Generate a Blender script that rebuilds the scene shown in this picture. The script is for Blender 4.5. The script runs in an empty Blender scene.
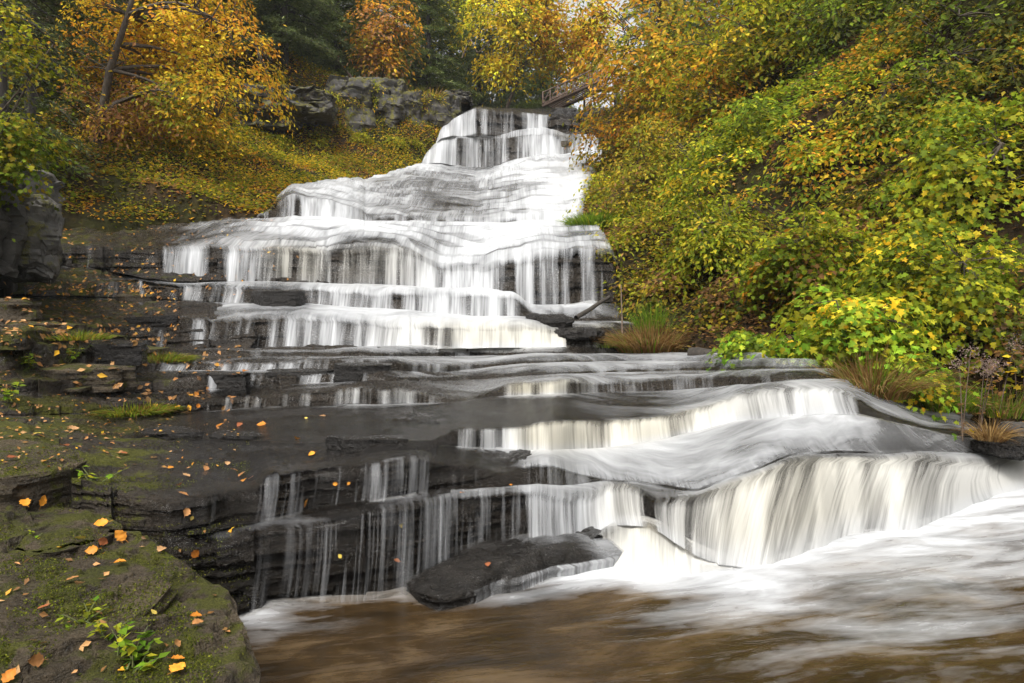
import bpy, math, random
import numpy as np
from mathutils import Vector, Matrix
from mathutils.bvhtree import BVHTree

RNG = np.random.default_rng(7)
scene = bpy.context.scene
COL = scene.collection

# ------------------------------------------------------------------ camera
F = 683.0
CAM = np.array([0.0, 0.0, 1.8])
TH = math.atan((341.5 - 312.0) / F)
CT, ST = math.cos(TH), math.sin(TH)


def ray(px, py):
    u = (np.asarray(px, float) - 512) / F
    v = (341.5 - np.asarray(py, float)) / F
    return u, CT + ST * v, -ST + CT * v


def at_d(px, py, d):
    """world point seen at that bearing, d metres up the valley"""
    x, y, z = ray(px, py)
    t = d / y
    return np.stack(np.broadcast_arrays(x * t, y * t, 1.8 + z * t), -1)


def at_z(px, py, z0):
    x, y, z = ray(px, py)
    t = (z0 - 1.8) / z
    return np.stack(np.broadcast_arrays(x * t, y * t, 1.8 + z * t), -1)


cam = bpy.data.cameras.new('camera')
cam.sensor_width = 36
cam.lens = 36 * F / 1024
cam.clip_start = 0.05
cam.clip_end = 3000
camo = bpy.data.objects.new('camera', cam)
COL.objects.link(camo)
camo.location = CAM
camo.rotation_euler = (math.pi / 2 - TH, 0, 0)
scene.camera = camo

# ------------------------------------------------------------------ noise


def _hash(ix, iy, iz, seed):
    h = (ix * 374761393 + iy * 668265263 + iz * 2147483647 + seed * 1274126177) & 0xFFFFFFFF
    h = ((h ^ (h >> 13)) * 1274126177) & 0xFFFFFFFF
    h = ((h ^ (h >> 16)) * 2246822519) & 0xFFFFFFFF
    h = h ^ (h >> 15)
    return (h & 0xFFFFFF) / float(0xFFFFFF)


def vnoise(x, y, z=0.0, seed=0):
    x, y, z = np.broadcast_arrays(np.asarray(x, float), np.asarray(y, float), np.asarray(z, float))
    ix, iy, iz = np.floor(x).astype(np.int64), np.floor(y).astype(np.int64), np.floor(z).astype(np.int64)
    fx, fy, fz = x - ix, y - iy, z - iz
    fx, fy, fz = fx * fx * (3 - 2 * fx), fy * fy * (3 - 2 * fy), fz * fz * (3 - 2 * fz)
    r = 0
    for a in (0, 1):
        wa = fx if a else 1 - fx
        for b in (0, 1):
            wb = fy if b else 1 - fy
            for c in (0, 1):
                wc = fz if c else 1 - fz
                r = r + wa * wb * wc * _hash(ix + a, iy + b, iz + c, seed)
    return r


def fbm(x, y, z=0.0, seed=0, octv=4):
    a, s, n = 1.0, 0.0, 0.0
    x, y, z = np.asarray(x, float), np.asarray(y, float), np.asarray(z, float)
    for k in range(octv):
        s = s + a * vnoise(x, y, z, seed + k * 17)
        n += a
        a *= 0.5
        x, y, z = x * 2.03 + 3.1, y * 2.03 + 1.7, z * 2.03 + 5.3
    return s / n


def cell(x, y, z=0.0, seed=0):
    x, y, z = np.broadcast_arrays(np.asarray(x, float), np.asarray(y, float), np.asarray(z, float))
    return _hash(np.floor(x).astype(np.int64), np.floor(y).astype(np.int64), np.floor(z).astype(np.int64), seed)


def sstep(a, b, x):
    t = np.clip((np.asarray(x, float) - a) / (b - a), 0, 1)
    return t * t * (3 - 2 * t)


# ------------------------------------------------------------------ object helpers


def mesh_obj(name, verts, faces, mat, parent=None, smooth=True, attrs=None, uv=None, loc=None):
    """faces: (n,k) array or a list of such arrays"""
    me = bpy.data.meshes.new(name)
    verts = np.asarray(verts, np.float32)
    if loc is not None:
        verts = verts - np.asarray(loc, np.float32)
    fl = faces if isinstance(faces, list) else [faces]
    fl = [np.asarray(f, np.int32) for f in fl if len(f)]
    me.vertices.add(len(verts))
    me.vertices.foreach_set('co', verts.ravel())
    loops = np.concatenate([f.ravel() for f in fl])
    tot = np.concatenate([np.full(len(f), f.shape[1], np.int32) for f in fl])
    st = np.concatenate([[0], np.cumsum(tot)[:-1]]).astype(np.int32)
    me.loops.add(len(loops))
    me.loops.foreach_set('vertex_index', loops)
    me.polygons.add(len(tot))
    me.polygons.foreach_set('loop_start', st)
    me.polygons.foreach_set('loop_total', tot)
    me.polygons.foreach_set('use_smooth', np.full(len(tot), smooth, bool))
    if attrs:
        for k, v in attrs.items():
            v = np.asarray(v, np.float32)
            if v.ndim == 1:
                a = me.attributes.new(k, 'FLOAT', 'POINT')
                a.data.foreach_set('value', v)
            else:
                a = me.attributes.new(k, 'FLOAT_COLOR', 'POINT')
                c = np.ones((len(v), 4), np.float32)
                c[:, :3] = v[:, :3]
                a.data.foreach_set('color', c.ravel())
    if uv is not None:
        l = me.uv_layers.new(name='UVMap')
        l.data.foreach_set('uv', np.asarray(uv, np.float32)[loops].ravel())
    me.update()
    me.validate(clean_customdata=False)
    if mat:
        me.materials.append(mat)
    o = bpy.data.objects.new(name, me)
    COL.objects.link(o)
    if parent is not None:
        o.parent = parent
    if loc is not None and parent is None:
        o.location = loc
    return o


def empty(name, loc):
    o = bpy.data.objects.new(name, None)
    COL.objects.link(o)
    o.empty_display_size = 0.2
    o.location = loc
    return o


def tag(o, label=None, cat=None, group=None, kind=None):
    if label:
        o['label'] = label
    if cat:
        o['category'] = cat
    if group:
        o['group'] = group
    if kind:
        o['kind'] = kind
    return o


def grid_faces(nr, nc):
    i = np.arange((nr - 1) * nc).reshape(nr - 1, nc)[:, :-1]
    return np.stack([i, i + 1, i + nc + 1, i + nc], -1).reshape(-1, 4)


class Tubes:
    """collects tapered tubes into one vertex / face list"""

    def __init__(self, n=7):
        self.v, self.f, self.k, self.n = [], [], 0, n

    def add(self, pts, rad, n=None):
        n = n or self.n
        pts = np.asarray(pts, float)
        rad = np.broadcast_to(np.asarray(rad, float), (len(pts),))
        t = np.gradient(pts, axis=0)
        t /= np.linalg.norm(t, axis=1)[:, None] + 1e-9
        ref = np.where(np.abs(t[:, 2:3]) > 0.9, np.array([[1.0, 0, 0]]), np.array([[0, 0, 1.0]]))
        a = np.cross(t, ref)
        a /= np.linalg.norm(a, axis=1)[:, None] + 1e-9
        b = np.cross(t, a)
        an = np.linspace(0, 2 * math.pi, n, endpoint=False)
        ring = pts[:, None] + rad[:, None, None] * (np.cos(an)[None, :, None] * a[:, None] + np.sin(an)[None, :, None] * b[:, None])
        m = len(pts)
        idx = np.arange(m * n).reshape(m, n)
        nx = np.roll(idx, -1, 1)
        f = np.stack([idx[:-1], nx[:-1], nx[1:], idx[1:]], -1).reshape(-1, 4) + self.k
        self.v.append(ring.reshape(-1, 3))
        self.f.append(f)
        # cap at the tip
        c = pts[-1] + t[-1] * rad[-1] * 0.6
        self.v.append(c[None])
        tip = self.k + m * n
        self.f.append(np.stack([idx[-1], nx[-1], np.full(n, tip - self.k), np.full(n, tip - self.k)], -1)[:, :3] + self.k)
        self.k += m * n + 1

    def build(self, name, mat, parent=None, loc=None, attrs=None):
        q = [f for f in self.f if f.shape[1] == 4]
        t = [f for f in self.f if f.shape[1] == 3]
        return mesh_obj(name, np.concatenate(self.v), [np.concatenate(q), np.concatenate(t)], mat, parent, loc=loc)


# leaf templates: (verts in a unit leaf along +x, faces)
def _tmpl(kind):
    if kind == 'oval':
        v = np.array([[-.5, 0, 0], [-.1, .3, .05], [.55, 0, -.06], [-.1, -.3, .05]])
        f = np.array([[0, 2, 1], [0, 3, 2]])
    elif kind == 'maple':
        v = np.array([[-.45, 0, 0], [-.3, .45, .07], [.0, .26, .03], [.22, .5, .04], [.25, .2, 0], [.6, 0, -.1], [.25, -.2, 0],
                      [.22, -.5, .04], [0, -.26, .03], [-.3, -.45, .07], [0.02, 0, 0]])
        r = [0, 1, 2, 3, 4, 5, 6, 7, 8, 9]
        f = np.array([[10, r[(i + 1) % 10], r[i]] for i in range(10)])
    elif kind == 'needle':
        v = np.array([[-.5, 0, 0], [0, .1, .0], [.5, 0, -.05], [0, -.1, 0]])
        f = np.array([[0, 2, 1], [0, 3, 2]])
    else:  # blade
        v = np.array([[0, -.03, 0], [0, .03, 0], [.5, .022, .1], [.5, -.022, .1], [1, 0, -.1]])
        f = np.array([[0, 3, 1], [1, 3, 2], [3, 4, 2]])
    return v, f


TM = {k: _tmpl(k) for k in ('oval', 'maple', 'needle', 'blade')}


def unit(v):
    return v / (np.linalg.norm(v, axis=-1, keepdims=True) + 1e-9)


def leaves(pos, nrm, size, kind='oval', axis=None, rng=RNG):
    """verts, faces of many leaves; nrm: leaf normal, axis: leaf direction hint"""
    tv, tf = TM[kind]
    n = len(pos)
    nrm = unit(nrm)
    ax = axis if axis is not None else rng.normal(size=(n, 3))
    ax = unit(ax - nrm * (ax * nrm).sum(1, keepdims=True))
    bx = np.cross(nrm, ax)
    s = np.broadcast_to(np.asarray(size, float), (n,))[:, None, None]
    v = pos[:, None] + s * (tv[None, :, 0:1] * ax[:, None] + tv[None, :, 1:2] * bx[:, None] + tv[None, :, 2:3] * nrm[:, None])
    f = (np.arange(n) * len(tv))[:, None, None] + tf[None]
    return v.reshape(-1, 3), f.reshape(-1, tf.shape[1]), len(tv)


# ------------------------------------------------------------------ materials
def new_mat(name):
    m = bpy.data.materials.new(name)
    m.use_nodes = True
    nt = m.node_tree
    nt.nodes.clear()
    return m, nt


def N(nt, t, **kw):
    n = nt.nodes.new(t)
    for k, v in kw.items():
        if hasattr(n, k):
            setattr(n, k, v)
        else:
            n.inputs[k].default_value = v
    return n


def sock(n, key):
    return n.inputs[key]


def L(nt, a, b):
    nt.links.new(a, b)


def ramp(nt, src, stops, interp='LINEAR'):
    r = nt.nodes.new('ShaderNodeValToRGB')
    r.color_ramp.interpolation = interp
    el = r.color_ramp.elements
    while len(el) < len(stops):
        el.new(0.5)
    for e, (p, c) in zip(el, stops):
        e.position = p
        e.color = (*c, 1) if len(c) == 3 else c
    L(nt, src, r.inputs[0])
    return r


def math_n(nt, op, a, b=None, c=None, clamp=False):
    m = nt.nodes.new('ShaderNodeMath')
    m.operation = op
    m.use_clamp = clamp
    for i, s in enumerate((a, b, c)):
        if s is None:
            continue
        if isinstance(s, (int, float)):
            m.inputs[i].default_value = s
        else:
            L(nt, s, m.inputs[i])
    return m.outputs[0]


def mixc(nt, fac, a, b):
    m = nt.nodes.new('ShaderNodeMix')
    m.data_type = 'RGBA'
    for s, i in ((fac, 0), (a, 6), (b, 7)):
        if isinstance(s, (int, float)):
            m.inputs[i].default_value = s
        elif isinstance(s, tuple):
            m.inputs[i].default_value = (*s, 1)
        else:
            L(nt, s, m.inputs[i])
    return m.outputs[2]


def noise_n(nt, vec, scale, detail=4, rough=.55, dist=0.0):
    n = nt.nodes.new('ShaderNodeTexNoise')
    n.inputs['Scale'].default_value = scale
    n.inputs['Detail'].default_value = detail
    n.inputs['Roughness'].default_value = rough
    n.inputs['Distortion'].default_value = dist
    if vec is not None:
        L(nt, vec, n.inputs['Vector'])
    return n.outputs[0]


def mapping(nt, vec, scale, loc=(0, 0, 0)):
    m = nt.nodes.new('ShaderNodeMapping')
    m.inputs['Scale'].default_value = scale
    m.inputs['Location'].default_value = loc
    L(nt, vec, m.inputs['Vector'])
    return m.outputs[0]


def leaf_mat(name, trans=.5, rough=.55):
    m, nt = new_mat(name)
    a = N(nt, 'ShaderNodeAttribute', attribute_name='tone')
    p = N(nt, 'ShaderNodeBsdfPrincipled')
    p.inputs['Roughness'].default_value = rough
    p.inputs['Specular IOR Level'].default_value = .10
    L(nt, a.outputs['Color'], p.inputs['Base Color'])
    t = N(nt, 'ShaderNodeBsdfTranslucent')
    L(nt, a.outputs['Color'], t.inputs['Color'])
    mx = N(nt, 'ShaderNodeMixShader')
    mx.inputs[0].default_value = trans
    L(nt, p.outputs[0], mx.inputs[1])
    L(nt, t.outputs[0], mx.inputs[2])
    o = N(nt, 'ShaderNodeOutputMaterial')
    L(nt, mx.outputs[0], o.inputs[0])
    return m


def bark_mat(name, c1, c2):
    m, nt = new_mat(name)
    g = N(nt, 'ShaderNodeNewGeometry')
    v = mapping(nt, g.outputs['Position'], (9, 9, 2))
    n = noise_n(nt, v, 2.5, 6, .65)
    c = ramp(nt, n, [(.3, c1), (.7, c2)])
    p = N(nt, 'ShaderNodeBsdfPrincipled')
    p.inputs['Roughness'].default_value = .85
    L(nt, c.outputs[0], p.inputs['Base Color'])
    b = N(nt, 'ShaderNodeBump')
    b.inputs['Strength'].default_value = .7
    b.inputs['Distance'].default_value = .02
    L(nt, n, b.inputs['Height'])
    L(nt, b.outputs[0], p.inputs['Normal'])
    o = N(nt, 'ShaderNodeOutputMaterial')
    L(nt, p.outputs[0], o.inputs[0])
    return m


def rock_mat(name, dark, light, rough=(.22, .5), moss=None, strata=14.0, bump=.5, scale=1.0, fine=26, spec=.5, finw=.35):
    """layered stone; moss = (amount, colour a, colour b); attribute 'moss' adds to it"""
    m, nt = new_mat(name)
    g = N(nt, 'ShaderNodeNewGeometry')
    pos = g.outputs['Position']
    w = noise_n(nt, pos, 1.3 * scale, 3)
    lay = noise_n(nt, mapping(nt, pos, (1.1 * scale, 1.1 * scale, strata)), 1.0, 5, .7, .4)
    big = noise_n(nt, pos, 2.2 * scale, 5, .6)
    fin = noise_n(nt, pos, fine * scale, 6, .65)
    mixv = math_n(nt, 'ADD', math_n(nt, 'MULTIPLY', lay, .5), math_n(nt, 'MULTIPLY', big, .3))
    mixv = math_n(nt, 'ADD', mixv, math_n(nt, 'MULTIPLY', fin, .25))
    mid = tuple((a * .6 + b * .4) for a, b in zip(dark, light))
    col = ramp(nt, mixv, [(.36, dark), (.52, mid), (.72, light)]).outputs[0]
    rgh = ramp(nt, fin, [(.35, (rough[0],) * 3), (.7, (rough[1],) * 3)]).outputs[0]
    h = math_n(nt, 'ADD', math_n(nt, 'MULTIPLY', lay, .9), math_n(nt, 'MULTIPLY', fin, finw))
    if moss:
        amt, ca, cb = moss
        sx = N(nt, 'ShaderNodeSeparateXYZ')
        L(nt, g.outputs['Normal'], sx.inputs[0])
        mn = noise_n(nt, pos, 3.0 * scale, 6, .68)
        at = N(nt, 'ShaderNodeAttribute', attribute_name='moss')
        mn = math_n(nt, 'ADD', math_n(nt, 'MULTIPLY', math_n(nt, 'SUBTRACT', mn, .5), 2.0), .5)
        k = math_n(nt, 'ADD', math_n(nt, 'MULTIPLY', sx.outputs[2], .18), mn)
        k = math_n(nt, 'ADD', k, math_n(nt, 'ADD', at.outputs['Fac'], amt - 1.0))
        mk = ramp(nt, k, [(.18, (0, 0, 0)), (.32, (1, 1, 1))]).outputs[0]
        mfin = noise_n(nt, pos, 60 * scale, 3, .7)
        mc = ramp(nt, math_n(nt, 'ADD', math_n(nt, 'MULTIPLY', mfin, .6), math_n(nt, 'MULTIPLY', big, .4)), [(.35, ca), (.65, cb)]).outputs[0]
        col = mixc(nt, mk, col, mc)
        rgh = mixc(nt, mk, rgh, (.9, .9, .9))
        h = math_n(nt, 'ADD', h, math_n(nt, 'MULTIPLY', math_n(nt, 'MULTIPLY', mfin, mk), .6))
    p = N(nt, 'ShaderNodeBsdfPrincipled')
    wet = N(nt, 'ShaderNodeAttribute', attribute_name='wet').outputs['Fac']
    rgh = mixc(nt, math_n(nt, 'MULTIPLY', wet, .85), rgh, (.10, .10, .10))
    L(nt, math_n(nt, 'ADD', spec, math_n(nt, 'MULTIPLY', wet, .12)), p.inputs['Specular IOR Level'])
    rp = noise_n(nt, mapping(nt, pos, (20, 30, 20)), 1.0, 3, .6, .8)
    h = math_n(nt, 'ADD', h, math_n(nt, 'MULTIPLY', math_n(nt, 'MULTIPLY', rp, wet), 1.6))
    L(nt, mixc(nt, math_n(nt, 'MULTIPLY', wet, .62), col, (.004, .0036, .0033)), p.inputs['Base Color'])
    L(nt, rgh, p.inputs['Roughness'])
    b = N(nt, 'ShaderNodeBump')
    b.inputs['Strength'].default_value = bump
    b.inputs['Distance'].default_value = .03
    L(nt, h, b.inputs['Height'])
    L(nt, b.outputs[0], p.inputs['Normal'])
    o = N(nt, 'ShaderNodeOutputMaterial')
    L(nt, p.outputs[0], o.inputs[0])
    return m


def water_mat(name):
    """silky running water: white froth whose density is the 'foam' attribute, broken into strands along the flow"""
    m, nt = new_mat(name)
    uv = N(nt, 'ShaderNodeUVMap', uv_map='UVMap').outputs[0]
    foam = N(nt, 'ShaderNodeAttribute', attribute_name='foam').outputs['Fac']
    fall = N(nt, 'ShaderNodeAttribute', attribute_name='fall').outputs['Fac']
    tint = N(nt, 'ShaderNodeAttribute', attribute_name='tint').outputs['Fac']
    s0 = noise_n(nt, mapping(nt, uv, (1.3, .15, 1), (1, 4, 0)), 1.6, 2, .5)
    s1 = noise_n(nt, mapping(nt, uv, (5.5, .4, 1)), 1.6, 3, .55)
    s2 = noise_n(nt, mapping(nt, uv, (21, .5, 1), (3, 9, 0)), 1.6, 3, .6)
    fn = math_n(nt, 'ADD', math_n(nt, 'ADD', math_n(nt, 'MULTIPLY', s0, .30), math_n(nt, 'MULTIPLY', s1, .38)), math_n(nt, 'MULTIPLY', s2, .32))
    sh = nt.nodes.new('ShaderNodeVectorMath')
    sh.operation = 'ADD'
    rot = nt.nodes.new('ShaderNodeMapping')
    rot.inputs['Rotation'].default_value = (0, 0, .16)
    L(nt, uv, rot.inputs['Vector'])
    uvr = rot.outputs[0]
    t1 = noise_n(nt, mapping(nt, uvr, (.55, 1.5, 1)), 1.5, 3, .5, .9)
    t2 = noise_n(nt, mapping(nt, uvr, (2.2, 4.5, 1), (5, 1, 0)), 1.4, 4, .55, .8)
    tn = math_n(nt, 'ADD', math_n(nt, 'MULTIPLY', t1, .68), math_n(nt, 'MULTIPLY', t2, .32))
    mx = N(nt, 'ShaderNodeMix')
    L(nt, fall, mx.inputs[0])
    L(nt, tn, mx.inputs[2])
    L(nt, fn, mx.inputs[3])
    n = mx.outputs[0]
    k = math_n(nt, 'MULTIPLY', math_n(nt, 'SUBTRACT', n, .5), math_n(nt, 'ADD', math_n(nt, 'MULTIPLY', fall, 1.5), 1.8))
    a = math_n(nt, 'ADD', math_n(nt, 'SUBTRACT', math_n(nt, 'MULTIPLY', foam, 1.5), .26), k)
    gate = ramp(nt, foam, [(.02, (0, 0, 0)), (.2, (1, 1, 1))]).outputs[0]
    al = ramp(nt, a, [(.0, (0, 0, 0)), (.35, (.26,) * 3), (.75, (.68,) * 3), (1.0, (.95,) * 3)]).outputs[0]
    al = math_n(nt, 'MULTIPLY', al, gate)
    p = N(nt, 'ShaderNodeBsdfPrincipled')
    p.inputs['Roughness'].default_value = .45
    p.inputs['Specular IOR Level'].default_value = .25
    base = mixc(nt, tint, (.57, .58, .59), (.55, .50, .36))
    # thin froth over dark stone reads greyer
    L(nt, base, p.inputs['Base Color'])
    b = N(nt, 'ShaderNodeBump')
    b.inputs['Strength'].default_value = .45
    b.inputs['Distance'].default_value = .05
    rip = noise_n(nt, mapping(nt, uvr, (11, 17, 1)), 1.5, 4, .6, 1.0)
    L(nt, math_n(nt, 'ADD', math_n(nt, 'MULTIPLY', n, math_n(nt, 'ADD', math_n(nt, 'MULTIPLY', fall, .7), .25)), math_n(nt, 'MULTIPLY', rip, math_n(nt, 'MULTIPLY', math_n(nt, 'SUBTRACT', 1.0, fall), .8))), b.inputs['Height'])
    L(nt, b.outputs[0], p.inputs['Normal'])
    tl = N(nt, 'ShaderNodeBsdfTranslucent')
    L(nt, base, tl.inputs['Color'])
    ms = N(nt, 'ShaderNodeMixShader')
    ms.inputs[0].default_value = .25
    L(nt, p.outputs[0], ms.inputs[1])
    L(nt, tl.outputs[0], ms.inputs[2])
    # clear running film where there is no froth
    tr = N(nt, 'ShaderNodeBsdfTransparent')
    tr.inputs[0].default_value = (.93, .92, .90, 1)
    gl = N(nt, 'ShaderNodeBsdfGlossy')
    gl.inputs['Roughness'].default_value = .16
    L(nt, b.outputs[0], gl.inputs['Normal'])
    lw = N(nt, 'ShaderNodeFresnel')
    lw.inputs['IOR'].default_value = 1.33
    L(nt, b.outputs[0], lw.inputs['Normal'])
    film = N(nt, 'ShaderNodeMixShader')
    L(nt, math_n(nt, 'MULTIPLY', lw.outputs[0], math_n(nt, 'SUBTRACT', .5, math_n(nt, 'MULTIPLY', fall, .35))), film.inputs[0])
    L(nt, tr.outputs[0], film.inputs[1])
    L(nt, gl.outputs[0], film.inputs[2])
    m2 = N(nt, 'ShaderNodeMixShader')
    L(nt, al, m2.inputs[0])
    L(nt, film.outputs[0], m2.inputs[1])
    L(nt, ms.outputs[0], m2.inputs[2])
    o = N(nt, 'ShaderNodeOutputMaterial')
    L(nt, m2.outputs[0], o.inputs[0])
    return m


def pool_mat():
    m, nt = new_mat('tannin_pool')
    g = N(nt, 'ShaderNodeNewGeometry')
    pos = g.outputs['Position']
    foam = N(nt, 'ShaderNodeAttribute', attribute_name='foam').outputs['Fac']
    uv = N(nt, 'ShaderNodeUVMap', uv_map='UVMap').outputs[0]
    w = noise_n(nt, mapping(nt, uv, (.7, 2.6, 1)), 1.5, 4, .5, .9)
    w2 = noise_n(nt, mapping(nt, uv, (3.5, 11, 1), (4, 2, 0)), 1.5, 4, .6, .6)
    st = math_n(nt, 'ADD', math_n(nt, 'MULTIPLY', w, .78), math_n(nt, 'MULTIPLY', w2, .22))
    br = ramp(nt, noise_n(nt, mapping(nt, uv, (.8, 2.0, 1)), 1.8, 5, .6, .5), [(.3, (.009, .0058, .0025)), (.52, (.034, .0205, .0085)), (.72, (.085, .056, .027))]).outputs[0]
    a = math_n(nt, 'ADD', math_n(nt, 'SUBTRACT', math_n(nt, 'MULTIPLY', foam, 1.5), .25), math_n(nt, 'MULTIPLY', math_n(nt, 'SUBTRACT', st, .5), 2.2))
    al = ramp(nt, a, [(0, (0, 0, 0)), (.4, (.26,) * 3), (.8, (.66,) * 3), (1.1, (.9,) * 3)]).outputs[0]
    gate = ramp(nt, foam, [(.02, (0, 0, 0)), (.2, (1, 1, 1))]).outputs[0]
    al = math_n(nt, 'MULTIPLY', al, gate)
    col = mixc(nt, al, br, (.50, .51, .52))
    p = N(nt, 'ShaderNodeBsdfPrincipled')
    L(nt, col, p.inputs['Base Color'])
    L(nt, mixc(nt, al, (.13,) * 3, (.5,) * 3), p.inputs['Roughness'])
    p.inputs['IOR'].default_value = 1.33
    b = N(nt, 'ShaderNodeBump')
    b.inputs['Strength'].default_value = .45
    b.inputs['Distance'].default_value = .06
    L(nt, st, b.inputs['Height'])
    L(nt, b.outputs[0], p.inputs['Normal'])
    o = N(nt, 'ShaderNodeOutputMaterial')
    L(nt, p.outputs[0], o.inputs[0])
    return m


def soil_mat():
    m, nt = new_mat('forest_floor')
    g = N(nt, 'ShaderNodeNewGeometry')
    pos = g.outputs['Position']
    a = noise_n(nt, pos, .5, 5, .6)
    b_ = noise_n(nt, pos, 7, 6, .7)
    c1 = ramp(nt, b_, [(.3, (.008, .006, .004)), (.5, (.025, .017, .009)), (.7, (.06, .036, .016))]).outputs[0]
    c2 = ramp(nt, b_, [(.3, (.008, .008, .004)), (.6, (.03, .03, .009)), (.75, (.06, .05, .014))]).outputs[0]
    col = mixc(nt, ramp(nt, a, [(.42, (0, 0, 0)), (.6, (1, 1, 1))]).outputs[0], c1, c2)
    p = N(nt, 'ShaderNodeBsdfPrincipled')
    p.inputs['Roughness'].default_value = .95
    p.inputs['Specular IOR Level'].default_value = .06
    L(nt, col, p.inputs['Base Color'])
    b = N(nt, 'ShaderNodeBump')
    b.inputs['Strength'].default_value = .8
    b.inputs['Distance'].default_value = .06
    L(nt, b_, b.inputs['Height'])
    L(nt, b.outputs[0], p.inputs['Normal'])
    o = N(nt, 'ShaderNodeOutputMaterial')
    L(nt, p.outputs[0], o.inputs[0])
    return m


def plain_mat(name, c, rough=.7):
    return bark_mat(name, tuple(x * .65 for x in c), tuple(min(1, x * 1.3) for x in c))


MOSS = ((.018, .019, .003), (.085, .085, .010))
M_BED = rock_mat('wet_layered_bedrock', (.004, .0034, .003), (.060, .047, .034), (.20, .55), (.30, *MOSS), strata=16, bump=1.0, finw=1.5, spec=.24)
M_LEDGE = rock_mat('mossy_ledge_stone', (.010, .008, .006), (.12, .092, .058), (.14, .5), (.46, *MOSS), strata=22, bump=1.0, scale=1.5, finw=1.3, spec=.25)
M_SLAB = rock_mat('wet_dark_slab', (.004, .0037, .0034), (.034, .030, .026), (.12, .35), None, strata=24, bump=1.0, finw=1.3, spec=.26)
M_GREY = rock_mat('weathered_grey_cliff', (.005, .0045, .004), (.095, .086, .075), (.6, .9), (.66, (.03, .03, .008), (.14, .125, .02)), strata=3.0, bump=1.0, scale=1.2)
M_OUT = rock_mat('dry_outcrop_stone', (.006, .0055, .005), (.15, .138, .12), (.4, .8), (.50, (.03, .03, .008), (.13, .12, .03)), strata=5, bump=.8)
M_WATER = water_mat('running_water')
M_POOL = pool_mat()
M_SOIL = soil_mat()
M_LEAF = leaf_mat('autumn_leaf')
M_NEEDLE = leaf_mat('conifer_needle', .2, .6)
M_DRYLEAF = leaf_mat('fallen_leaf', .12, .4)
M_BARK = bark_mat('brown_bark', (.022, .016, .011), (.11, .085, .06))
M_DARKBARK = bark_mat('dark_bark', (.010, .008, .006), (.05, .04, .03))
M_WOOD = bark_mat('weathered_wood', (.05, .032, .022), (.17, .115, .085))
M_DEAD = bark_mat('dead_stem', (.06, .04, .025), (.20, .14, .10))

# ------------------------------------------------------------------ the stepped stream bed
S = np.arange(-75, 1101, 1.5)
NS = len(S)


def curve(pts, blur=8):
    pts = sorted(pts)
    y = np.interp(S, [p[0] for p in pts], [p[1] for p in pts])
    k = np.exp(-0.5 * (np.arange(-30, 31) * 1.5 / blur) ** 2)
    k /= k.sum()
    return np.convolve(np.pad(y, 30, mode='edge'), k, 'valid')


def d_of_z(py, z):
    x, y, zz = ray(S, py)
    return y * (z - 1.8) / zz


def z_of_d(py, d):
    x, y, zz = ray(S, py)
    return 1.8 + zz * d / y


CURVES = []  # dict(kind, py, d, z, sl, sr)


def smooth(a, n=9):
    k = np.hanning(n + 2)[1:-1]
    k /= k.sum()
    return np.convolve(np.pad(a, n // 2, mode='edge'), k, 'valid')[:len(a)]


def foot(pts, rise=None, z=None, d=None, sl=-400, sr=2000):
    py = curve(pts)
    if d is not None:
        dd = curve(d, 40)
    else:
        zz = np.full(NS, z) if z is not None else smooth(CURVES[-1]['z'], 41) + (curve(rise, 25) if isinstance(rise, list) else rise)
        zz = np.minimum(zz, 1.72)
        dd = smooth(d_of_z(np.maximum(py, 316), zz), 15)
    if CURVES:
        dd = np.maximum(dd, CURVES[-1]['d'] + .08)
    CURVES.append(dict(kind='F', py=py, d=dd, z=z_of_d(py, dd), sl=sl, sr=sr))


def lip(pts, off, sl=-400, sr=2000):
    py = np.minimum(curve(pts, 5), CURVES[-1]['py'] - .5)
    dd = CURVES[-1]['d'] + (curve(off, 12) if isinstance(off, list) else off)
    CURVES.append(dict(kind='L', py=py, d=dd, z=z_of_d(py, dd), sl=sl, sr=sr))


# 0-1 hump against the pool
F1 = [(-75, 664), (100, 640), (200, 625), (250, 614), (300, 606), (350, 600), (400, 592), (450, 574), (520, 561), (600, 561), (625, 570), (671, 575), (718, 570), (778, 568),
      (817, 550), (864, 539), (920, 528), (959, 515), (995, 499), (1024, 492), (1100, 478)]
foot(F1, z=0.0)
lip([(s, y - (1 if s < 575 or s > 705 else 0)) for s, y in F1 if s < 590 or s > 700] + [(600, 545), (620, 534), (645, 531), (665, 540), (685, 553)], [(-75, .03), (575, .03), (610, .3), (670, .3), (700, .03), (1100, .03)])
foot([(s, y - 4) for s, y in F1 if s < 570 or s > 712] + [(585, 540), (605, 527), (630, 525), (655, 527), (680, 545)], [(-75, .01), (1100, .01)])
lip([(-75, 560), (100, 545), (190, 535), (215, 540), (245, 532), (290, 528), (330, 520), (360, 511), (390, 505), (409, 502), (450, 498), (477, 497), (500, 495), (515, 492),
     (535, 490), (556, 497), (570, 499), (591, 498), (603, 489), (623, 486), (642, 489), (650, 498), (659, 500), (699, 501), (730, 486), (766, 474), (794, 462), (841, 459),
     (888, 462), (928, 460), (959, 464), (991, 466), (1024, 460), (1100, 450)],
    [(-75, .05), (400, .06), (520, .12), (640, .2), (690, .25), (740, .38), (900, .42), (1100, .35)])
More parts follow.
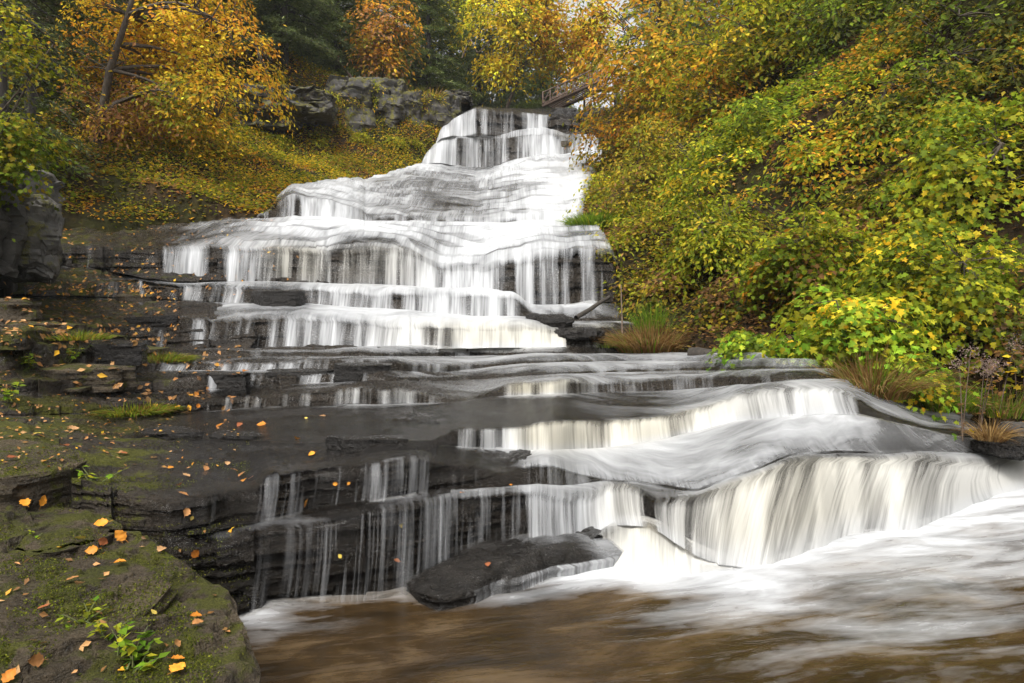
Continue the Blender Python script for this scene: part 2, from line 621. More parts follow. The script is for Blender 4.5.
# 4-5 upper tier of the near ledge
foot([(-75, 524), (100, 528), (198, 533), (236, 522), (271, 518), (292, 515), (312, 506), (347, 500), (371, 498), (418, 492), (444, 488), (468, 493), (512, 491), (560, 490), (600, 485),
      (640, 484), (699, 494), (730, 480), (766, 468), (794, 456), (841, 453), (888, 456), (928, 454), (991, 458), (1100, 444)], .015)
lip([(-75, 470), (0, 466), (60, 478), (110, 487), (160, 496), (198, 493), (255, 489), (262, 477), (289, 473), (324, 468), (371, 461), (418, 459), (430, 462), (465, 468), (505, 477),
     (518, 470), (550, 467), (575, 476), (610, 483), (640, 483), (699, 492), (730, 478), (766, 466), (794, 454), (841, 451), (888, 454), (928, 452), (991, 456), (1100, 442)],
    [(-75, .05), (430, .06), (520, .2), (580, .2), (640, .06), (1100, .06)])
# 6-7 cream fall across the middle
foot([(-75, 440), (100, 446), (300, 444), (440, 446), (468, 449), (503, 448), (535, 450), (556, 454), (585, 451), (629, 446), (667, 440), (699, 431), (738, 421), (786, 415), (825, 412), (857, 413),
      (900, 424), (950, 436), (1000, 444), (1100, 430)], [(-75, .02), (400, .02), (560, .06), (700, .18), (860, .3), (1100, .3)])
lip([(-75, 436), (100, 442), (300, 441), (430, 440), (456, 432), (485, 432), (526, 431), (532, 427), (544, 424), (585, 424), (623, 421), (644, 421), (680, 414), (691, 411), (738, 400), (770, 392),
     (809, 389), (841, 391), (853, 396), (880, 412), (930, 428), (1000, 436), (1100, 424)], [(-75, .06), (500, .08), (560, .2), (800, .22), (1100, .15)])
# 8-15 four low sills
foot([(-75, 418), (0, 416), (100, 414), (160, 413), (189, 412), (248, 408), (283, 407), (347, 404), (412, 403), (444, 402), (500, 396), (540, 396), (600, 393), (680, 391), (760, 387), (840, 381), (900, 380), (1100, 380)], .02, sr=890)
lip([(-75, 402), (0, 400), (100, 402), (160, 402), (213, 396), (265, 396), (347, 392), (394, 391), (418, 394), (441, 398), (470, 399), (505, 388), (560, 385), (600, 384), (680, 381), (760, 378), (840, 376), (1100, 376)], [(-75, .05), (440, .05), (560, .2), (1100, .2)], sr=880)
foot([(-75, 396), (100, 394), (160, 393), (219, 389), (277, 387), (303, 384), (386, 382), (440, 381), (520, 378), (640, 374), (720, 372), (800, 372), (1100, 372)], .015, sr=860)
lip([(-75, 378), (0, 376), (100, 378), (160, 380), (207, 378), (260, 375), (312, 375), (383, 375), (395, 379), (440, 378), (520, 374), (640, 370), (720, 368), (1100, 369)], [(-75, .05), (400, .05), (560, .2), (1100, .2)], sr=820)
foot([(-75, 372), (100, 372), (178, 372), (248, 371), (292, 370), (359, 370), (409, 373), (441, 373), (520, 368), (600, 366), (700, 366), (1100, 366)], .012, sr=800)
lip([(-75, 352), (0, 350), (80, 352), (130, 358), (178, 365), (230, 363), (295, 363), (336, 362), (383, 363), (412, 367), (438, 368), (520, 363), (600, 362), (700, 363), (1100, 363)], [(-75, .06), (440, .06), (560, .2), (1100, .2)], sr=770)
foot([(-75, 350), (60, 349), (130, 356), (200, 358), (300, 357), (420, 358), (520, 358), (600, 358), (1100, 358)], .01, sr=740)
lip([(-75, 334), (0, 332), (60, 334), (100, 346), (180, 353), (300, 353), (420, 354), (520, 352), (600, 353), (1100, 354)], [(-75, .08), (1100, .08)], sr=720)
# 16-17 broad curtain
foot([(-75, 332), (40, 333), (100, 346), (160, 351), (300, 350), (362, 350), (456, 348), (566, 347), (620, 346), (1100, 344)], d=[(-75, 11.0), (60, 11.6), (200, 12.2), (600, 12.2), (1100, 12.2)], sr=650)
lip([(-75, 312), (0, 312), (60, 318), (86, 322), (130, 324), (160, 322), (231, 319), (245, 318), (324, 320), (362, 325), (425, 330), (469, 329), (566, 331), (620, 329), (1100, 328)], [(-75, .1), (150, .15), (300, .3), (560, .3), (1100, .2)], sr=635)
# 18-19 middle shelf
foot([(-75, 300), (60, 297), (126, 299), (179, 301), (208, 303), (255, 306), (300, 307), (331, 311), (406, 314), (444, 318), (475, 321), (519, 320), (560, 324), (1100, 324)], d=[(-75, 13.2), (200, 14), (480, 13.8), (1100, 13.6)], sr=625)
lip([(-75, 284), (60, 283), (147, 284), (181, 287), (218, 289), (252, 291), (300, 291), (331, 292), (378, 294), (437, 298), (450, 296), (475, 294), (500, 297), (519, 301), (530, 316), (600, 318), (1100, 318)],
    [(-75, .12), (200, .15), (330, .3), (500, .4), (530, .15), (1100, .1)], sr=620)
# 20-21 main ledge
foot([(-75, 262), (60, 266), (110, 273), (152, 281), (184, 285), (223, 286), (324, 290), (394, 291), (440, 294), (487, 296), (515, 307), (530, 311), (575, 309), (594, 304), (1100, 300)], d=[(-75, 15.2), (150, 15.4), (490, 15.4), (530, 14.9), (1100, 14.8)], sr=620)
lip([(-75, 244), (60, 245), (110, 248), (160, 252), (202, 249), (218, 248), (260, 252), (330, 255), (362, 253), (391, 253), (415, 258), (437, 268), (485, 273), (496, 266), (519, 262), (559, 261), (575, 261), (594, 263), (1100, 262)],
    [(-75, .12), (160, .2), (300, .3), (390, .4), (430, .8), (480, .7), (500, .3), (1100, .25)], sr=610)
# 22-23 low step above it
foot([(-75, 232), (60, 229), (200, 226), (285, 221), (330, 222), (416, 224), (470, 225), (520, 226), (560, 228), (1100, 226)], d=[(-75, 18.4), (200, 19), (600, 20), (1100, 20)], sl=30, sr=588)
lip([(-75, 222), (60, 222), (200, 222), (270, 218), (285, 202), (325, 206), (345, 212), (380, 219), (416, 220), (470, 222), (520, 222), (1100, 222)], [(-75, .2), (270, .2), (300, .7), (340, .5), (420, .15), (1100, .15)], sl=262, sr=575)
# 24-27 upper fall
foot([(-75, 180), (380, 172), (420, 168), (432, 166), (471, 169), (502, 167), (518, 163), (553, 160), (561, 165), (576, 156), (594, 163), (1100, 160)], d=[(-75, 32), (600, 33), (1100, 33)], sl=425, sr=602)
lip([(-75, 160), (425, 156), (437, 148), (447, 141), (456, 140), (494, 139), (506, 142), (530, 137), (553, 138), (560, 146), (578, 148), (1100, 148)], [(-75, .25), (500, .25), (520, 1.1), (560, 1.3), (1100, .8)], sl=430, sr=596)
foot([(-75, 158), (430, 150), (447, 139), (456, 138), (494, 138), (506, 140), (530, 135), (553, 136), (560, 143), (1100, 146)], d=[(-75, 33.4), (500, 33.4), (520, 34.6), (1100, 34.8)], sl=440, sr=590)
lip([(-75, 140), (445, 130), (449, 128), (455, 118), (462, 112), (470, 109), (478, 107), (490, 110), (500, 112), (508, 110), (526, 111), (535, 113), (540, 117), (547, 115), (565, 118), (1100, 118)], [(-75, .6), (1100, .6)], sl=446, sr=572)
foot([(-75, 112), (461, 108), (475, 106), (545, 110), (1100, 110)], d=[(-75, 46), (1100, 46)], sl=450, sr=560)
NC = len(CURVES)


def blk(x, y, lay, seed, f):
    """blocky joint pattern: cells with slightly softened steps"""
    return .6 * cell(x * f + vnoise(y * 2, lay, 0, seed) * .6, lay, 0, seed) + .4 * vnoise(x * f * 2.3, lay * 1.7, y * .5, seed + 3)


def s_bound(cA, cB, t):
    return cA['sl'] * (1 - t) + cB['sl'] * t, cA['sr'] * (1 - t) + cB['sr'] * t


# amounts of white water: (curve index) -> list over s.   riser k lies between foot k and lip k+1; tread k between lip k and foot k+1
FALL = {
    0: [(-75, .0), (575, .0), (600, .6), (640, .8), (700, .8), (735, .6), (770, .2), (1100, .0)],
    2: [(-75, 0), (195, .04), (215, .16), (235, .08), (250, .17), (275, .08), (292, .26), (330, .2), (360, .15), (395, .12), (410, .28), (440, .38), (500, .46), (540, .44), (570, .48), (600, .66), (640, .66), (650, .22), (656, .22),
        (662, .55), (690, .55), (740, .72), (800, .78), (900, .85), (960, .85), (1024, .9), (1100, .9)],
    4: [(-75, 0), (190, .03), (205, .14), (250, .14), (265, .27), (290, .24), (330, .15), (362, .2), (378, .46), (425, .52), (432, .1), (460, .06), (480, .28), (495, .1), (515, .2), (522, .58), (560, .62), (600, .4), (1100, .25)],
    6: [(-75, 0), (452, .0), (458, .42), (478, .35), (487, .62), (526, .72), (540, .86), (690, .9), (800, .82), (845, .7), (858, .45), (870, .1), (1100, .3)],
    8: [(-75, 0), (165, .0), (190, .25), (215, .5), (245, .52), (260, .3), (275, .38), (300, .18), (330, .3), (345, .6), (400, .62), (430, .5), (445, .2), (495, .1), (510, .75), (556, .8), (575, .3), (640, .2), (1100, .35)],
    10: [(-75, 0), (165, 0), (203, .2), (210, .75), (218, .3), (230, .15), (270, .2), (300, .35), (330, .55), (352, .35), (375, .12), (395, .2), (440, .1), (600, .2), (1100, .3)],
    12: [(-75, 0), (176, .2), (200, .52), (240, .55), (290, .6), (300, .35), (330, .2), (355, .45), (375, .5), (385, .2), (405, .1), (415, .62), (438, .62), (450, .15), (1100, .3)],
    14: [(-75, 0), (190, .05), (250, .2), (300, .12), (380, .15), (400, .3), (480, .2), (1100, .35)],
    16: [(-75, 0), (110, 0), (140, .1), (160, .3), (172, .1), (200, .4), (222, .12), (236, .38), (262, .42), (300, .48), (350, .6), (400, .8), (440, .9), (500, .92), (560, .86), (568, .3), (580, .06), (610, .15), (1100, 0)],
    18: [(-75, 0), (90, .0), (100, .2), (135, .1), (142, .55), (148, .15), (178, .1), (188, .6), (205, .3), (218, .55), (248, .6), (254, .1), (300, .06), (312, .6), (340, .85), (380, .8), (430, .6), (445, .8), (500, .9), (520, .5), (535, .1), (1100, 0)],
    20: [(-75, 0), (60, .05), (68, .3), (72, .05), (86, .22), (98, .35), (106, .05), (150, .1), (160, .35), (172, .6), (205, .72), (218, .32), (232, .45), (262, .64), (286, .58), (297, .36), (308, .5), (345, .58), (356, .4), (378, .62), (400, .4), (412, .6), (425, .72), (440, .95), (485, .92),
         (498, .6), (506, .45), (518, .72), (552, .76), (570, .62), (576, .12), (581, .66), (594, .66), (606, .2), (1100, 0)],
    22: [(-75, 0), (180, .1), (220, .3), (270, .4), (285, .6), (320, .7), (350, .8), (380, .35), (416, .4), (470, .7), (560, .85), (580, .6), (1100, 0)],
    24: [(-75, .6), (430, .75), (452, .66), (462, .52), (478, .46), (496, .44), (503, .52), (512, .56), (550, .75), (562, .55), (568, .1), (574, .5), (582, .9), (600, .9), (1100, 0)],
    26: [(-75, .6), (448, .7), (458, .78), (474, .66), (488, .68), (496, .42), (502, .6), (506, .3), (512, .46), (520, .36), (528, .58), (540, .74), (546, .6), (551, .05), (1100, 0)],
}
TREAD = {
    1: ([(-75, 0), (590, .3), (630, .75), (700, .78), (740, .6), (780, .2), (1100, .1)],),
    3: ([(-75, .05), (230, .1), (300, .16), (350, .1), (420, .22), (480, .4), (540, .5), (600, .45), (660, .2), (700, .22), (760, .34), (830, .34), (900, .46), (950, .58), (1024, .68), (1100, .6)],),
    5: ([(-75, 0), (430, .0), (500, .10), (540, .5), (575, .62), (620, .64), (700, .6), (760, .56), (850, .58), (900, .55), (960, .5), (1100, .4)],),
    7: ([(-75, 0), (400, .04), (470, .04), (560, .14), (640, .2), (700, .48), (800, .52), (1100, .4)],),
    9: ([(-75, 0), (200, .05), (420, .12), (500, .36), (600, .5), (700, .42), (850, .4), (1100, .3)],),
    11: ([(-75, 0), (200, .08), (420, .3), (500, .46), (600, .56), (700, .55), (1100, .4)],),
    13: ([(-75, 0), (200, .1), (420, .42), (500, .48), (600, .54), (650, .6), (1100, .4)],),
    15: ([(-75, 0), (200, .3), (420, .5), (480, .3), (560, .3), (620, .25), (1100, .2)],),
    17: ([(-75, .02), (150, .12), (230, .42), (300, .55), (360, .75), (500, .92), (540, .5), (1100, .1)],),
    19: ([(-75, .02), (130, .15), (220, .45), (310, .7), (500, .95), (580, .7), (610, .3), (1100, .1)],),
    21: ([(-75, .02), (60, .04), (150, .07), (190, .2), (225, .42), (270, .6), (340, .66), (400, .55), (500, .74), (590, .66), (1100, .2)],),
    23: ([(-75, .2), (285, .52), (345, .58), (400, .5), (440, .40), (475, .42), (500, .55), (530, .64), (590, .68), (1100, .6)],),
    25: ([(-75, .3), (490, .3), (520, .6), (1100, .6)],),
    27: ([(-75, .1), (1100, .15)],),
}
TINT = [(0, [(500, 0), (600, .3), (650, .5), (700, .3), (1100, 0)]), (2, [(580, 0), (620, .35), (645, .3), (665, .25), (730, .5), (800, .55), (900, .4), (960, .3), (1100, .3)]), (6, [(500, .1), (530, .65), (680, .6), (740, .3), (860, .1)]),
        (8, [(500, .2), (515, .8), (560, .6), (600, 0)]), (16, [(350, 0), (430, .3), (480, .5), (560, .5)]), (20, [(255, 0), (280, .45), (310, .5), (330, .2), (345, .4), (400, .25), (440, 0)])]
TINT = {k: v for k, v in TINT}

rock_rows, wat_rows = [], []   # each: dict(P (NS,3)), water has foam/fall/tint/v
rock_moss = []
rock_wet = []
tread_ranges = {}


def widen(z, sS, sl, sr, d):
    """sink the sheet under the banks past the stream's own edges"""
    o = np.maximum(sl - sS, sS - sr)
    return z - sstep(0, 30, o) * (1.0 + .08 * d)


moss_s = np.interp(S, [-75, 60, 130, 190, 260, 1100], [.36, .32, .22, .03, -.25, -.4])


def cstep(x, k, seed, soft=.12):
    ix = np.floor(x).astype(np.int64)
    w_ = sstep(.5 - soft, .5 + soft, x - ix)
    o = np.zeros_like(ix)
    return _hash(ix, o + k, o, seed) * (1 - w_) + _hash(ix + 1, o + k, o, seed) * w_


vlen = np.zeros(NS)
prev = None
bounds = []  # (y, xl, zl, xr, zr)
JAG = {}
ZJ = {}
for k in range(0, NC, 2):
    c = CURVES[k]
    xw = (S - 512) / F * np.median(c['d'])
    sc = np.median(c['d']) / 6.0
    left = sstep(700, 250, S)
    a = (fbm(xw * 1.1, k * 3.1, 0, 11, 3) - .5) * .30 * sc ** .7
    a = a + (cell(xw * 2.6 / sc ** .6 + vnoise(xw * 3, k, 0, 5) * .8, k, 0, 21) - .5) * .10 * sc ** .7
    xj = xw / sc ** .55
    lobe = ((fbm(xj * .75, k * 5.7, 0, 17, 2) - .5) * .5 + (cstep(xj * 1.1 + k * .37, k, 18) - .5) * .55 + (cstep(xj * 2.7 + k * .71, k, 19, .08) - .5) * .25) * sc ** .8
    ZJ[k] = ((cstep(xj * 1.3 + k * .2, k, 23) - .5) * .5 + (cstep(xj * 3.4 + k, k, 24, .1) - .5) * .35 + (vnoise(xj * 8, k, 0, 25) - .5) * .2) * {2: .05, 4: .06, 6: .05}.get(k, .10 * min(sc, 2.5) ** .5)
    JAG[k] = a * (.3 + .7 * left) + lobe * {16: .22, 18: .36, 20: .32, 22: .34, 24: .28, 26: .25, 6: .12, 4: .10, 2: .10}.get(k, .12)

for k in range(NC - 1):
    A, B = CURVES[k], CURVES[k + 1]
    riser = A['kind'] == 'F'
    dA, dB, zA, zB = A['d'], B['d'], A['z'], B['z']
    dm = float(np.median(dA))
    sc = max(.8, dm / 6.0)
    if riser:
        jA = jB = JAG[k]
        Hm = float(np.percentile(np.abs(zB - zA), 80))
        n = int(np.clip(Hm / (.014 * sc), 5, 34))
    else:
        jA = JAG[k - 1] if k - 1 in JAG else 0
        jB = JAG[k + 1] if k + 1 in JAG else 0
        Dm = float(np.percentile(dB - dA, 80))
        n = 190 if k == 23 else 80 if k == 21 else int(np.clip(Dm / (.055 * sc), 4, 34))
    last = (k == NC - 2)
    HJ = (zB - zA) if riser else (CURVES[k]['z'] - CURVES[k - 1]['z'])
    HJ = np.maximum(HJ, 0)
    if riser:
        fall_s = np.interp(S, *zip(*FALL[k]))
        xs = (S - 512) / F * dm
        fall_s = np.clip(fall_s * ((.86 if k not in (2, 6) else .98) + (1.1 if k not in (2, 6) else .4) * (fbm(xs * 2.2 / sc ** .6, k, 0, 27, 3) - .5) + .5 * (vnoise(xs * 9 / sc ** .6, k, 0, 29) - .5)), 0, 1)
        lowf = 1 - sstep(.35, .6, fall_s)
        fall_s = fall_s * (1 - lowf * .75 * (1 - 1.7 * vnoise(xs * 10 / sc ** .6, k * 3.3, 0, 33) ** 1.4))
        fall_s = np.clip(fall_s, 0, 1)
        tint_s = np.interp(S, *zip(*TINT[k])) if k in TINT else np.zeros(NS)
        # strand-level variation of a fall is natural clumping along the ledge
    else:
        tr = np.interp(S, *zip(*TREAD[k][0]))
        above = np.interp(S, *zip(*FALL[k + 1])) if k + 1 in FALL else tr
        below = np.interp(S, *zip(*FALL[k - 1])) if k - 1 in FALL else tr
        tA = np.interp(S, *zip(*TINT[k - 1])) if k - 1 in TINT else np.zeros(NS)
        tB = np.interp(S, *zip(*TINT[k + 1])) if k + 1 in TINT else np.zeros(NS)
    for i in range(n + (1 if last else 0)):
        t = i / n
        sl, sr = s_bound(A, B, t)
        d = dA + (dB - dA) * t + (jA * (1 - t) + jB * t)
        z = zA + (zB - zA) * t
        z = z + (ZJ[k] * t if riser else (ZJ[k - 1] * (1 - t) ** 2 if k - 1 in ZJ else 0)) * np.clip(HJ / .12, 0, 1)
        P0 = np.stack([(S - 512) / F * d, d, z], -1)
        P0[:, 2] = z
        x = P0[:, 0]
        # ---- rock
        H = np.maximum(zB - zA, 0)
        if riser:
            th = (.032 if k < 6 else .042) * sc
            layv = np.floor((z + .02 * sc * vnoise(x * .8, k, 0, 2)) / th)
            pr = blk(x, d, layv, 31 + k, 1.6 / sc) - .35
            amp = np.minimum(.10 * sc, H * .35)
            if k in (16, 18, 20, 4, 2):
                stick_out = sstep(.62, .70, cell(x * 1.3 / sc ** .5 + vnoise(x * 2, z * 3, 0, 35) * .5, layv * (.5 if k < 6 else .16), k, 37)) * sstep(420, 250, S) * np.clip(1.1 - t, 0, 1)
                pr = pr + stick_out * (1.3 if k > 4 else .8)
            dr = d - pr * amp
            if t == 0:
                dr = d
            zr = z + (vnoise(x * 9 / sc, z * 30 / sc, 0, 8) - .5) * .012 * sc * np.clip(H * 8, 0, 1)
        else:
            dr = d + 0 * d
            g = fbm(x * 1.5 / sc, d * 1.5 / sc, k, 41, 4) - .5
            ed = 4 * t * (1 - t)
            micro = (vnoise(x * 9 / sc, d * 9 / sc, 0, 51) - .5) * .018 * sc + (vnoise(x * 24 / sc, d * 24 / sc, 0, 53) - .5) * .012 * sc
            if k in (3, 5):
                micro = micro * 1.6
            zr = z + (g * .07 * sc * (.25 + .75 * ed)) + micro
            if k <= 19:
                hq = fbm(x * 1.0 / sc, d * 1.9 / sc, k, 45, 4) * .17 * sc
                st_ = .020 * sc
                qq = hq / st_
                zt_ = (np.floor(qq) + sstep(.80, 1.0, qq - np.floor(qq))) * st_ - .085 * sc
                zr = zr + zt_ * (.2 + .8 * np.clip(ed * 1.5, 0, 1)) * sstep(520, 400, S) * (1.0 if k > 1 else 0)
            if k in (21, 23):
                # small broken ledges stepping down the slope
                rise = np.maximum(zB - zA, .01)
                stepn = 5 if k == 21 else 13
                q = t * stepn + (fbm(x * .30 + d * .12, d * .34, k, 61, 4) - .5) * 4.8 + (vnoise(x * 1.3, d * 1.1, k, 62) - .5) * .8
                sa = sstep(.22, .52, fbm(x * .5, d * .3, k, 64, 2))      # some stretches slide smoothly, others break
                fr = q - np.floor(q)
                rock_st = .22 * np.clip(fr / .74, 0, 1) + .78 * sstep(.74, .95, fr)
                wat_st = .25 * np.clip(fr / .55, 0, 1) + .75 * sstep(.5, 1.0, fr)
                endw = np.clip(8 * t * (1 - t), 0, 1)
                zr = z + (rock_st - fr) * rise / stepn * (.25 + .75 * sa) * endw + micro * 2.2 + g * .09 * sc * endw
                stair = (wat_st - fr) * rise / stepn * (.25 + .75 * sa) * .85 * endw
                steep = sstep(.40, .70, fr) * (1 - sstep(.93, 1.0, fr)) * sa
        zr = widen(zr, S, sl, sr, d)
        rock_rows.append(np.stack([(S - 512) / F * dr, dr, zr], -1))
        rock_moss.append(moss_s + 0)
        rock_wet.append((sstep(130, 200, S) if k in (2, 3, 4, 5, 6, 7) else .35 * sstep(60, 150, S)) * np.ones(NS))
        # ---- water
        if riser:
            drop = 1 - t
            D = (dB - dA) + np.minimum(.05 * sc + .12 * H, .4 * H)
            dw = (dB + jA) - D * np.sqrt(np.clip(drop, 0, 1)) - .012 * sc
            zw = z + .010 * sc * (1 - drop) + .004
            bul = np.clip(fbm(x * 1.5 / sc ** .6, k, 0, 73, 2) - .48, 0, 1) * np.clip(fall_s, 0, 1) * {16: .5, 18: .9, 20: 1.0, 24: .9, 26: .8}.get(k, .5)
            dw = dw - bul * H * np.clip(drop / .5, 0, 1) ** .6 * 1.6
            st = fbm(x * 7 / sc ** .5, k, 0, 71, 2) - .5
            dw = dw - st * .05 * sc * np.clip(H / .25, 0, 1) * np.sqrt(drop)
            if k in (0, 2):
                dw = dw - .05 * sstep(585, 610, S) * sstep(750, 715, S)
                zw = zw + (.045 * t if k == 0 else .045 * (1 - t)) * sstep(575, 610, S) * sstep(760, 720, S)
            foam = fall_s * (1 + .15 * (drop - .5))
            foam = np.where(drop < .12, foam * (.8 + .2 * drop / .12), foam)
            fl = np.clip(H / .07, 0, 1) * np.ones(NS)
            tint = tint_s * (1 - .75 * sstep(.5, 1.0, drop))
        else:
            dw = d - 0 * d
            g = fbm(x * .7 / sc, d * 2.6 / sc, 0, 81, 3) - .5
            zw = z + .014 * sc + .010 * sc * np.clip(tr, 0, 1) + g * .05 * sc * np.clip(tr * 2, 0, 1) * 4 * t * (1 - t)
            zw = zw + .05 * sc * sstep(.3, .6, tr) * np.clip(6 * t * (1 - t), 0, 1)
            if k == 1:
                zw = zw + .045 * sstep(575, 610, S) * sstep(760, 720, S)
            if k in (21, 23):
                zw = zw + (.022 + .05 * sstep(500, 545, S)) * sc
            # froth below a fall spreads onto its tread and fades
            up = np.exp(-(1 - t) * (dB - dA) / (.22 * sc))
            lo = np.exp(-t * (dB - dA) / (.10 * sc))
            foam = tr * (1 - up) + np.maximum(tr, np.minimum(above * 1.25, 1.0)) * up
            foam = foam * (1 - lo * .5) + below * .75 * lo * .5 + 0
            fl = np.zeros(NS) + .9 * lo * np.clip(below * 2, 0, 1)
            tint = np.maximum(tA * lo, tB * up * .6)
            if k in (21, 23):
                zw = zw + stair
                patch = fbm(x * .55, d * .55, 0, 83, 3)
                foam = foam * (.96 + .26 * steep + 1.5 * (patch - .5))
                fl = np.maximum(fl, .35 + .45 * steep)
        zw = widen(zw, S, sl, sr, d) - .02 * sstep(0, .05, .03 - foam) * 0
        Pw = np.stack([(S - 512) / F * dw, dw, zw], -1)
        if prev is not None:
            vlen = vlen + np.linalg.norm(Pw - prev, axis=1)
        prev = Pw
        u = (S - 512) / F * np.median(d) / sc ** .45
        if k in (2, 3) and True:
            sh = np.interp(S, [640, 740, 1100], [0, .5, .7])
            u = u + sh * (1 - t if riser else 0) * H
        wat_rows.append(dict(P=Pw, foam=np.clip(foam, 0, 1), fall=fl, tint=tint, u=u, v=vlen / sc ** .45 * np.ones(NS), k=k))
        # ---- banks
        if abs(t) < 1e-6 or k in (21, 23):
            ls = np.clip(sl, -75, 1100)
            rs = np.clip(sr, -75, 1100)
            bounds.append((float(np.interp((ls + rs) / 2, S, d)), (ls - 512) / F * float(np.interp(ls, S, d)), float(np.interp(ls, S, z)),
                           (rs - 512) / F * float(np.interp(rs, S, d)), float(np.interp(rs, S, z)), float(np.interp((ls + rs) / 2, S, z)),
                           float(np.interp(ls, S, d)), float(np.interp(rs, S, d))))

R0 = rock_rows[0].copy()
R0[:, 2] = -.6
rock_rows.insert(0, R0)
rock_moss.insert(0, moss_s)
rock_wet.insert(0, moss_s * 0)
RV = np.concatenate(rock_rows)
RF = grid_faces(len(rock_rows), NS)
bed = mesh_obj('bedrock', RV, RF, M_BED, smooth=False, attrs={'moss': np.concatenate(rock_moss), 'wet': np.concatenate(rock_wet)})
tag(bed, 'dark wet layered bedrock stepping down the valley', kind='structure')


def water_piece(name, k0, k1, label):
    idx = [i for i, r in enumerate(wat_rows) if k0 <= r['k'] < k1]
    if idx[-1] + 1 < len(wat_rows):
        idx.append(idx[-1] + 1)
    rows = [wat_rows[i] for i in idx]
    V = np.concatenate([r['P'] for r in rows])
    f = grid_faces(len(rows), NS)
    fo = np.concatenate([r['foam'] for r in rows])
    # no sheet where the rock is dry
    keep = fo[f].max(1) > .012
    f = f[keep]
    used = np.unique(f)
    mp = np.full(len(V), -1)
    mp[used] = np.arange(len(used))
    o = mesh_obj(name, V[used], mp[f], M_WATER, attrs={'foam': fo[used], 'fall': np.concatenate([r['fall'] for r in rows])[used], 'tint': np.concatenate([r['tint'] for r in rows])[used]},
                 uv=np.stack([np.concatenate([r['u'] for r in rows]), np.concatenate([r['v'] for r in rows])], -1)[used])
    return tag(o, label, kind='structure')


water_piece('near_cascade_water', 0, 6, 'silky white water pouring over the nearest ledges into the brown pool')
water_piece('rapids_water', 6, 16, 'smooth grey white rapids crossing the low sills')
water_piece('curtain_cascade_water', 16, 20, 'white curtains of water below the main ledge')
water_piece('main_cascade_water', 20, 22, 'white water dropping over the main ledge')
water_piece('sloping_cascade_water', 22, 24, 'white water sliding down the long sloping bedrock')
water_piece('upper_waterfall_water', 24, NC, 'white veil of the highest waterfall')

# ------------------------------------------------------------------ pool
gx = np.linspace(-7, 13, 320)
gy = np.linspace(-4, 9.5, 260)
GX, GY = np.meshgrid(gx, gy)
sv = 512 + F * GX / np.maximum(GY, .3)
f1d = np.interp(sv, S, CURVES[0]['d'])
dist = f1d - GY
reach = np.interp(sv, [150, 250, 330, 400, 520, 600, 700, 800, 900, 1024, 1200], [.2, .30, .30, .2, .26, .45, .75, 1.25, 1.8, 2.6, 3.2])
peak = np.interp(sv, [150, 245, 300, 400, 470, 560, 640, 720, 1024], [.3, .42, .36, .3, .42, .56, .68, .74, .84])
pf = peak * np.exp(-np.maximum(dist, 0) ** 1.6 / reach ** 1.6)
for fx, fy, fr, fa in ((415, 600, .10, .35), (450, 603, .12, .25), (500, 595, .16, .5), (560, 583, .2, .6), (610, 574, .22, .75)):
    c_ = at_z(fx, fy, 0)
    pf += .8 * fa * np.exp(-((GX - c_[0]) ** 2 * .6 + (GY - c_[1]) ** 2) / fr ** 2)
pf += .30 * np.exp(-((sv - 255) / 25) ** 2) * np.exp(-np.maximum(dist, 0) / .5)
pz = (fbm(GX * .9, GY * 2.2, 0, 91, 3) - .5) * .035 + .05 * pf * (fbm(GX * 1.5, GY * 2.5, 3, 95, 2))
ang = .22
pu = np.stack([(GX * math.cos(ang) + GY * math.sin(ang)).ravel(), (-GX * math.sin(ang) + GY * math.cos(ang)).ravel()], -1)
pool = mesh_obj('pool_water', np.stack([GX, GY, pz], -1).reshape(-1, 3), grid_faces(260, 320), M_POOL, attrs={'foam': np.clip(pf, 0, 1).ravel()}, uv=pu)
tag(pool, 'brown tannin stained plunge pool with white froth along its far side', kind='structure')

# ------------------------------------------------------------------ hillsides
b = np.array(bounds)
bl = b[np.argsort(b[:, 6])]
br_ = b[np.argsort(b[:, 7])]
yl, xl_, zl_ = bl[:, 6], bl[:, 1], bl[:, 2]
yr, xr_, zr_ = br_[:, 7], br_[:, 3], br_[:, 4]


def mono(y, *a):
    y2, ix = np.unique(np.round(y, 2), return_index=True)
    return (y2,) + tuple(v[ix] for v in a)


yl, xl_, zl_ = mono(yl, xl_, zl_)
yr, xr_, zr_ = mono(yr, xr_, zr_)
ym, zm_ = mono(b[np.argsort(b[:, 0])][:, 0], b[np.argsort(b[:, 0])][:, 5])


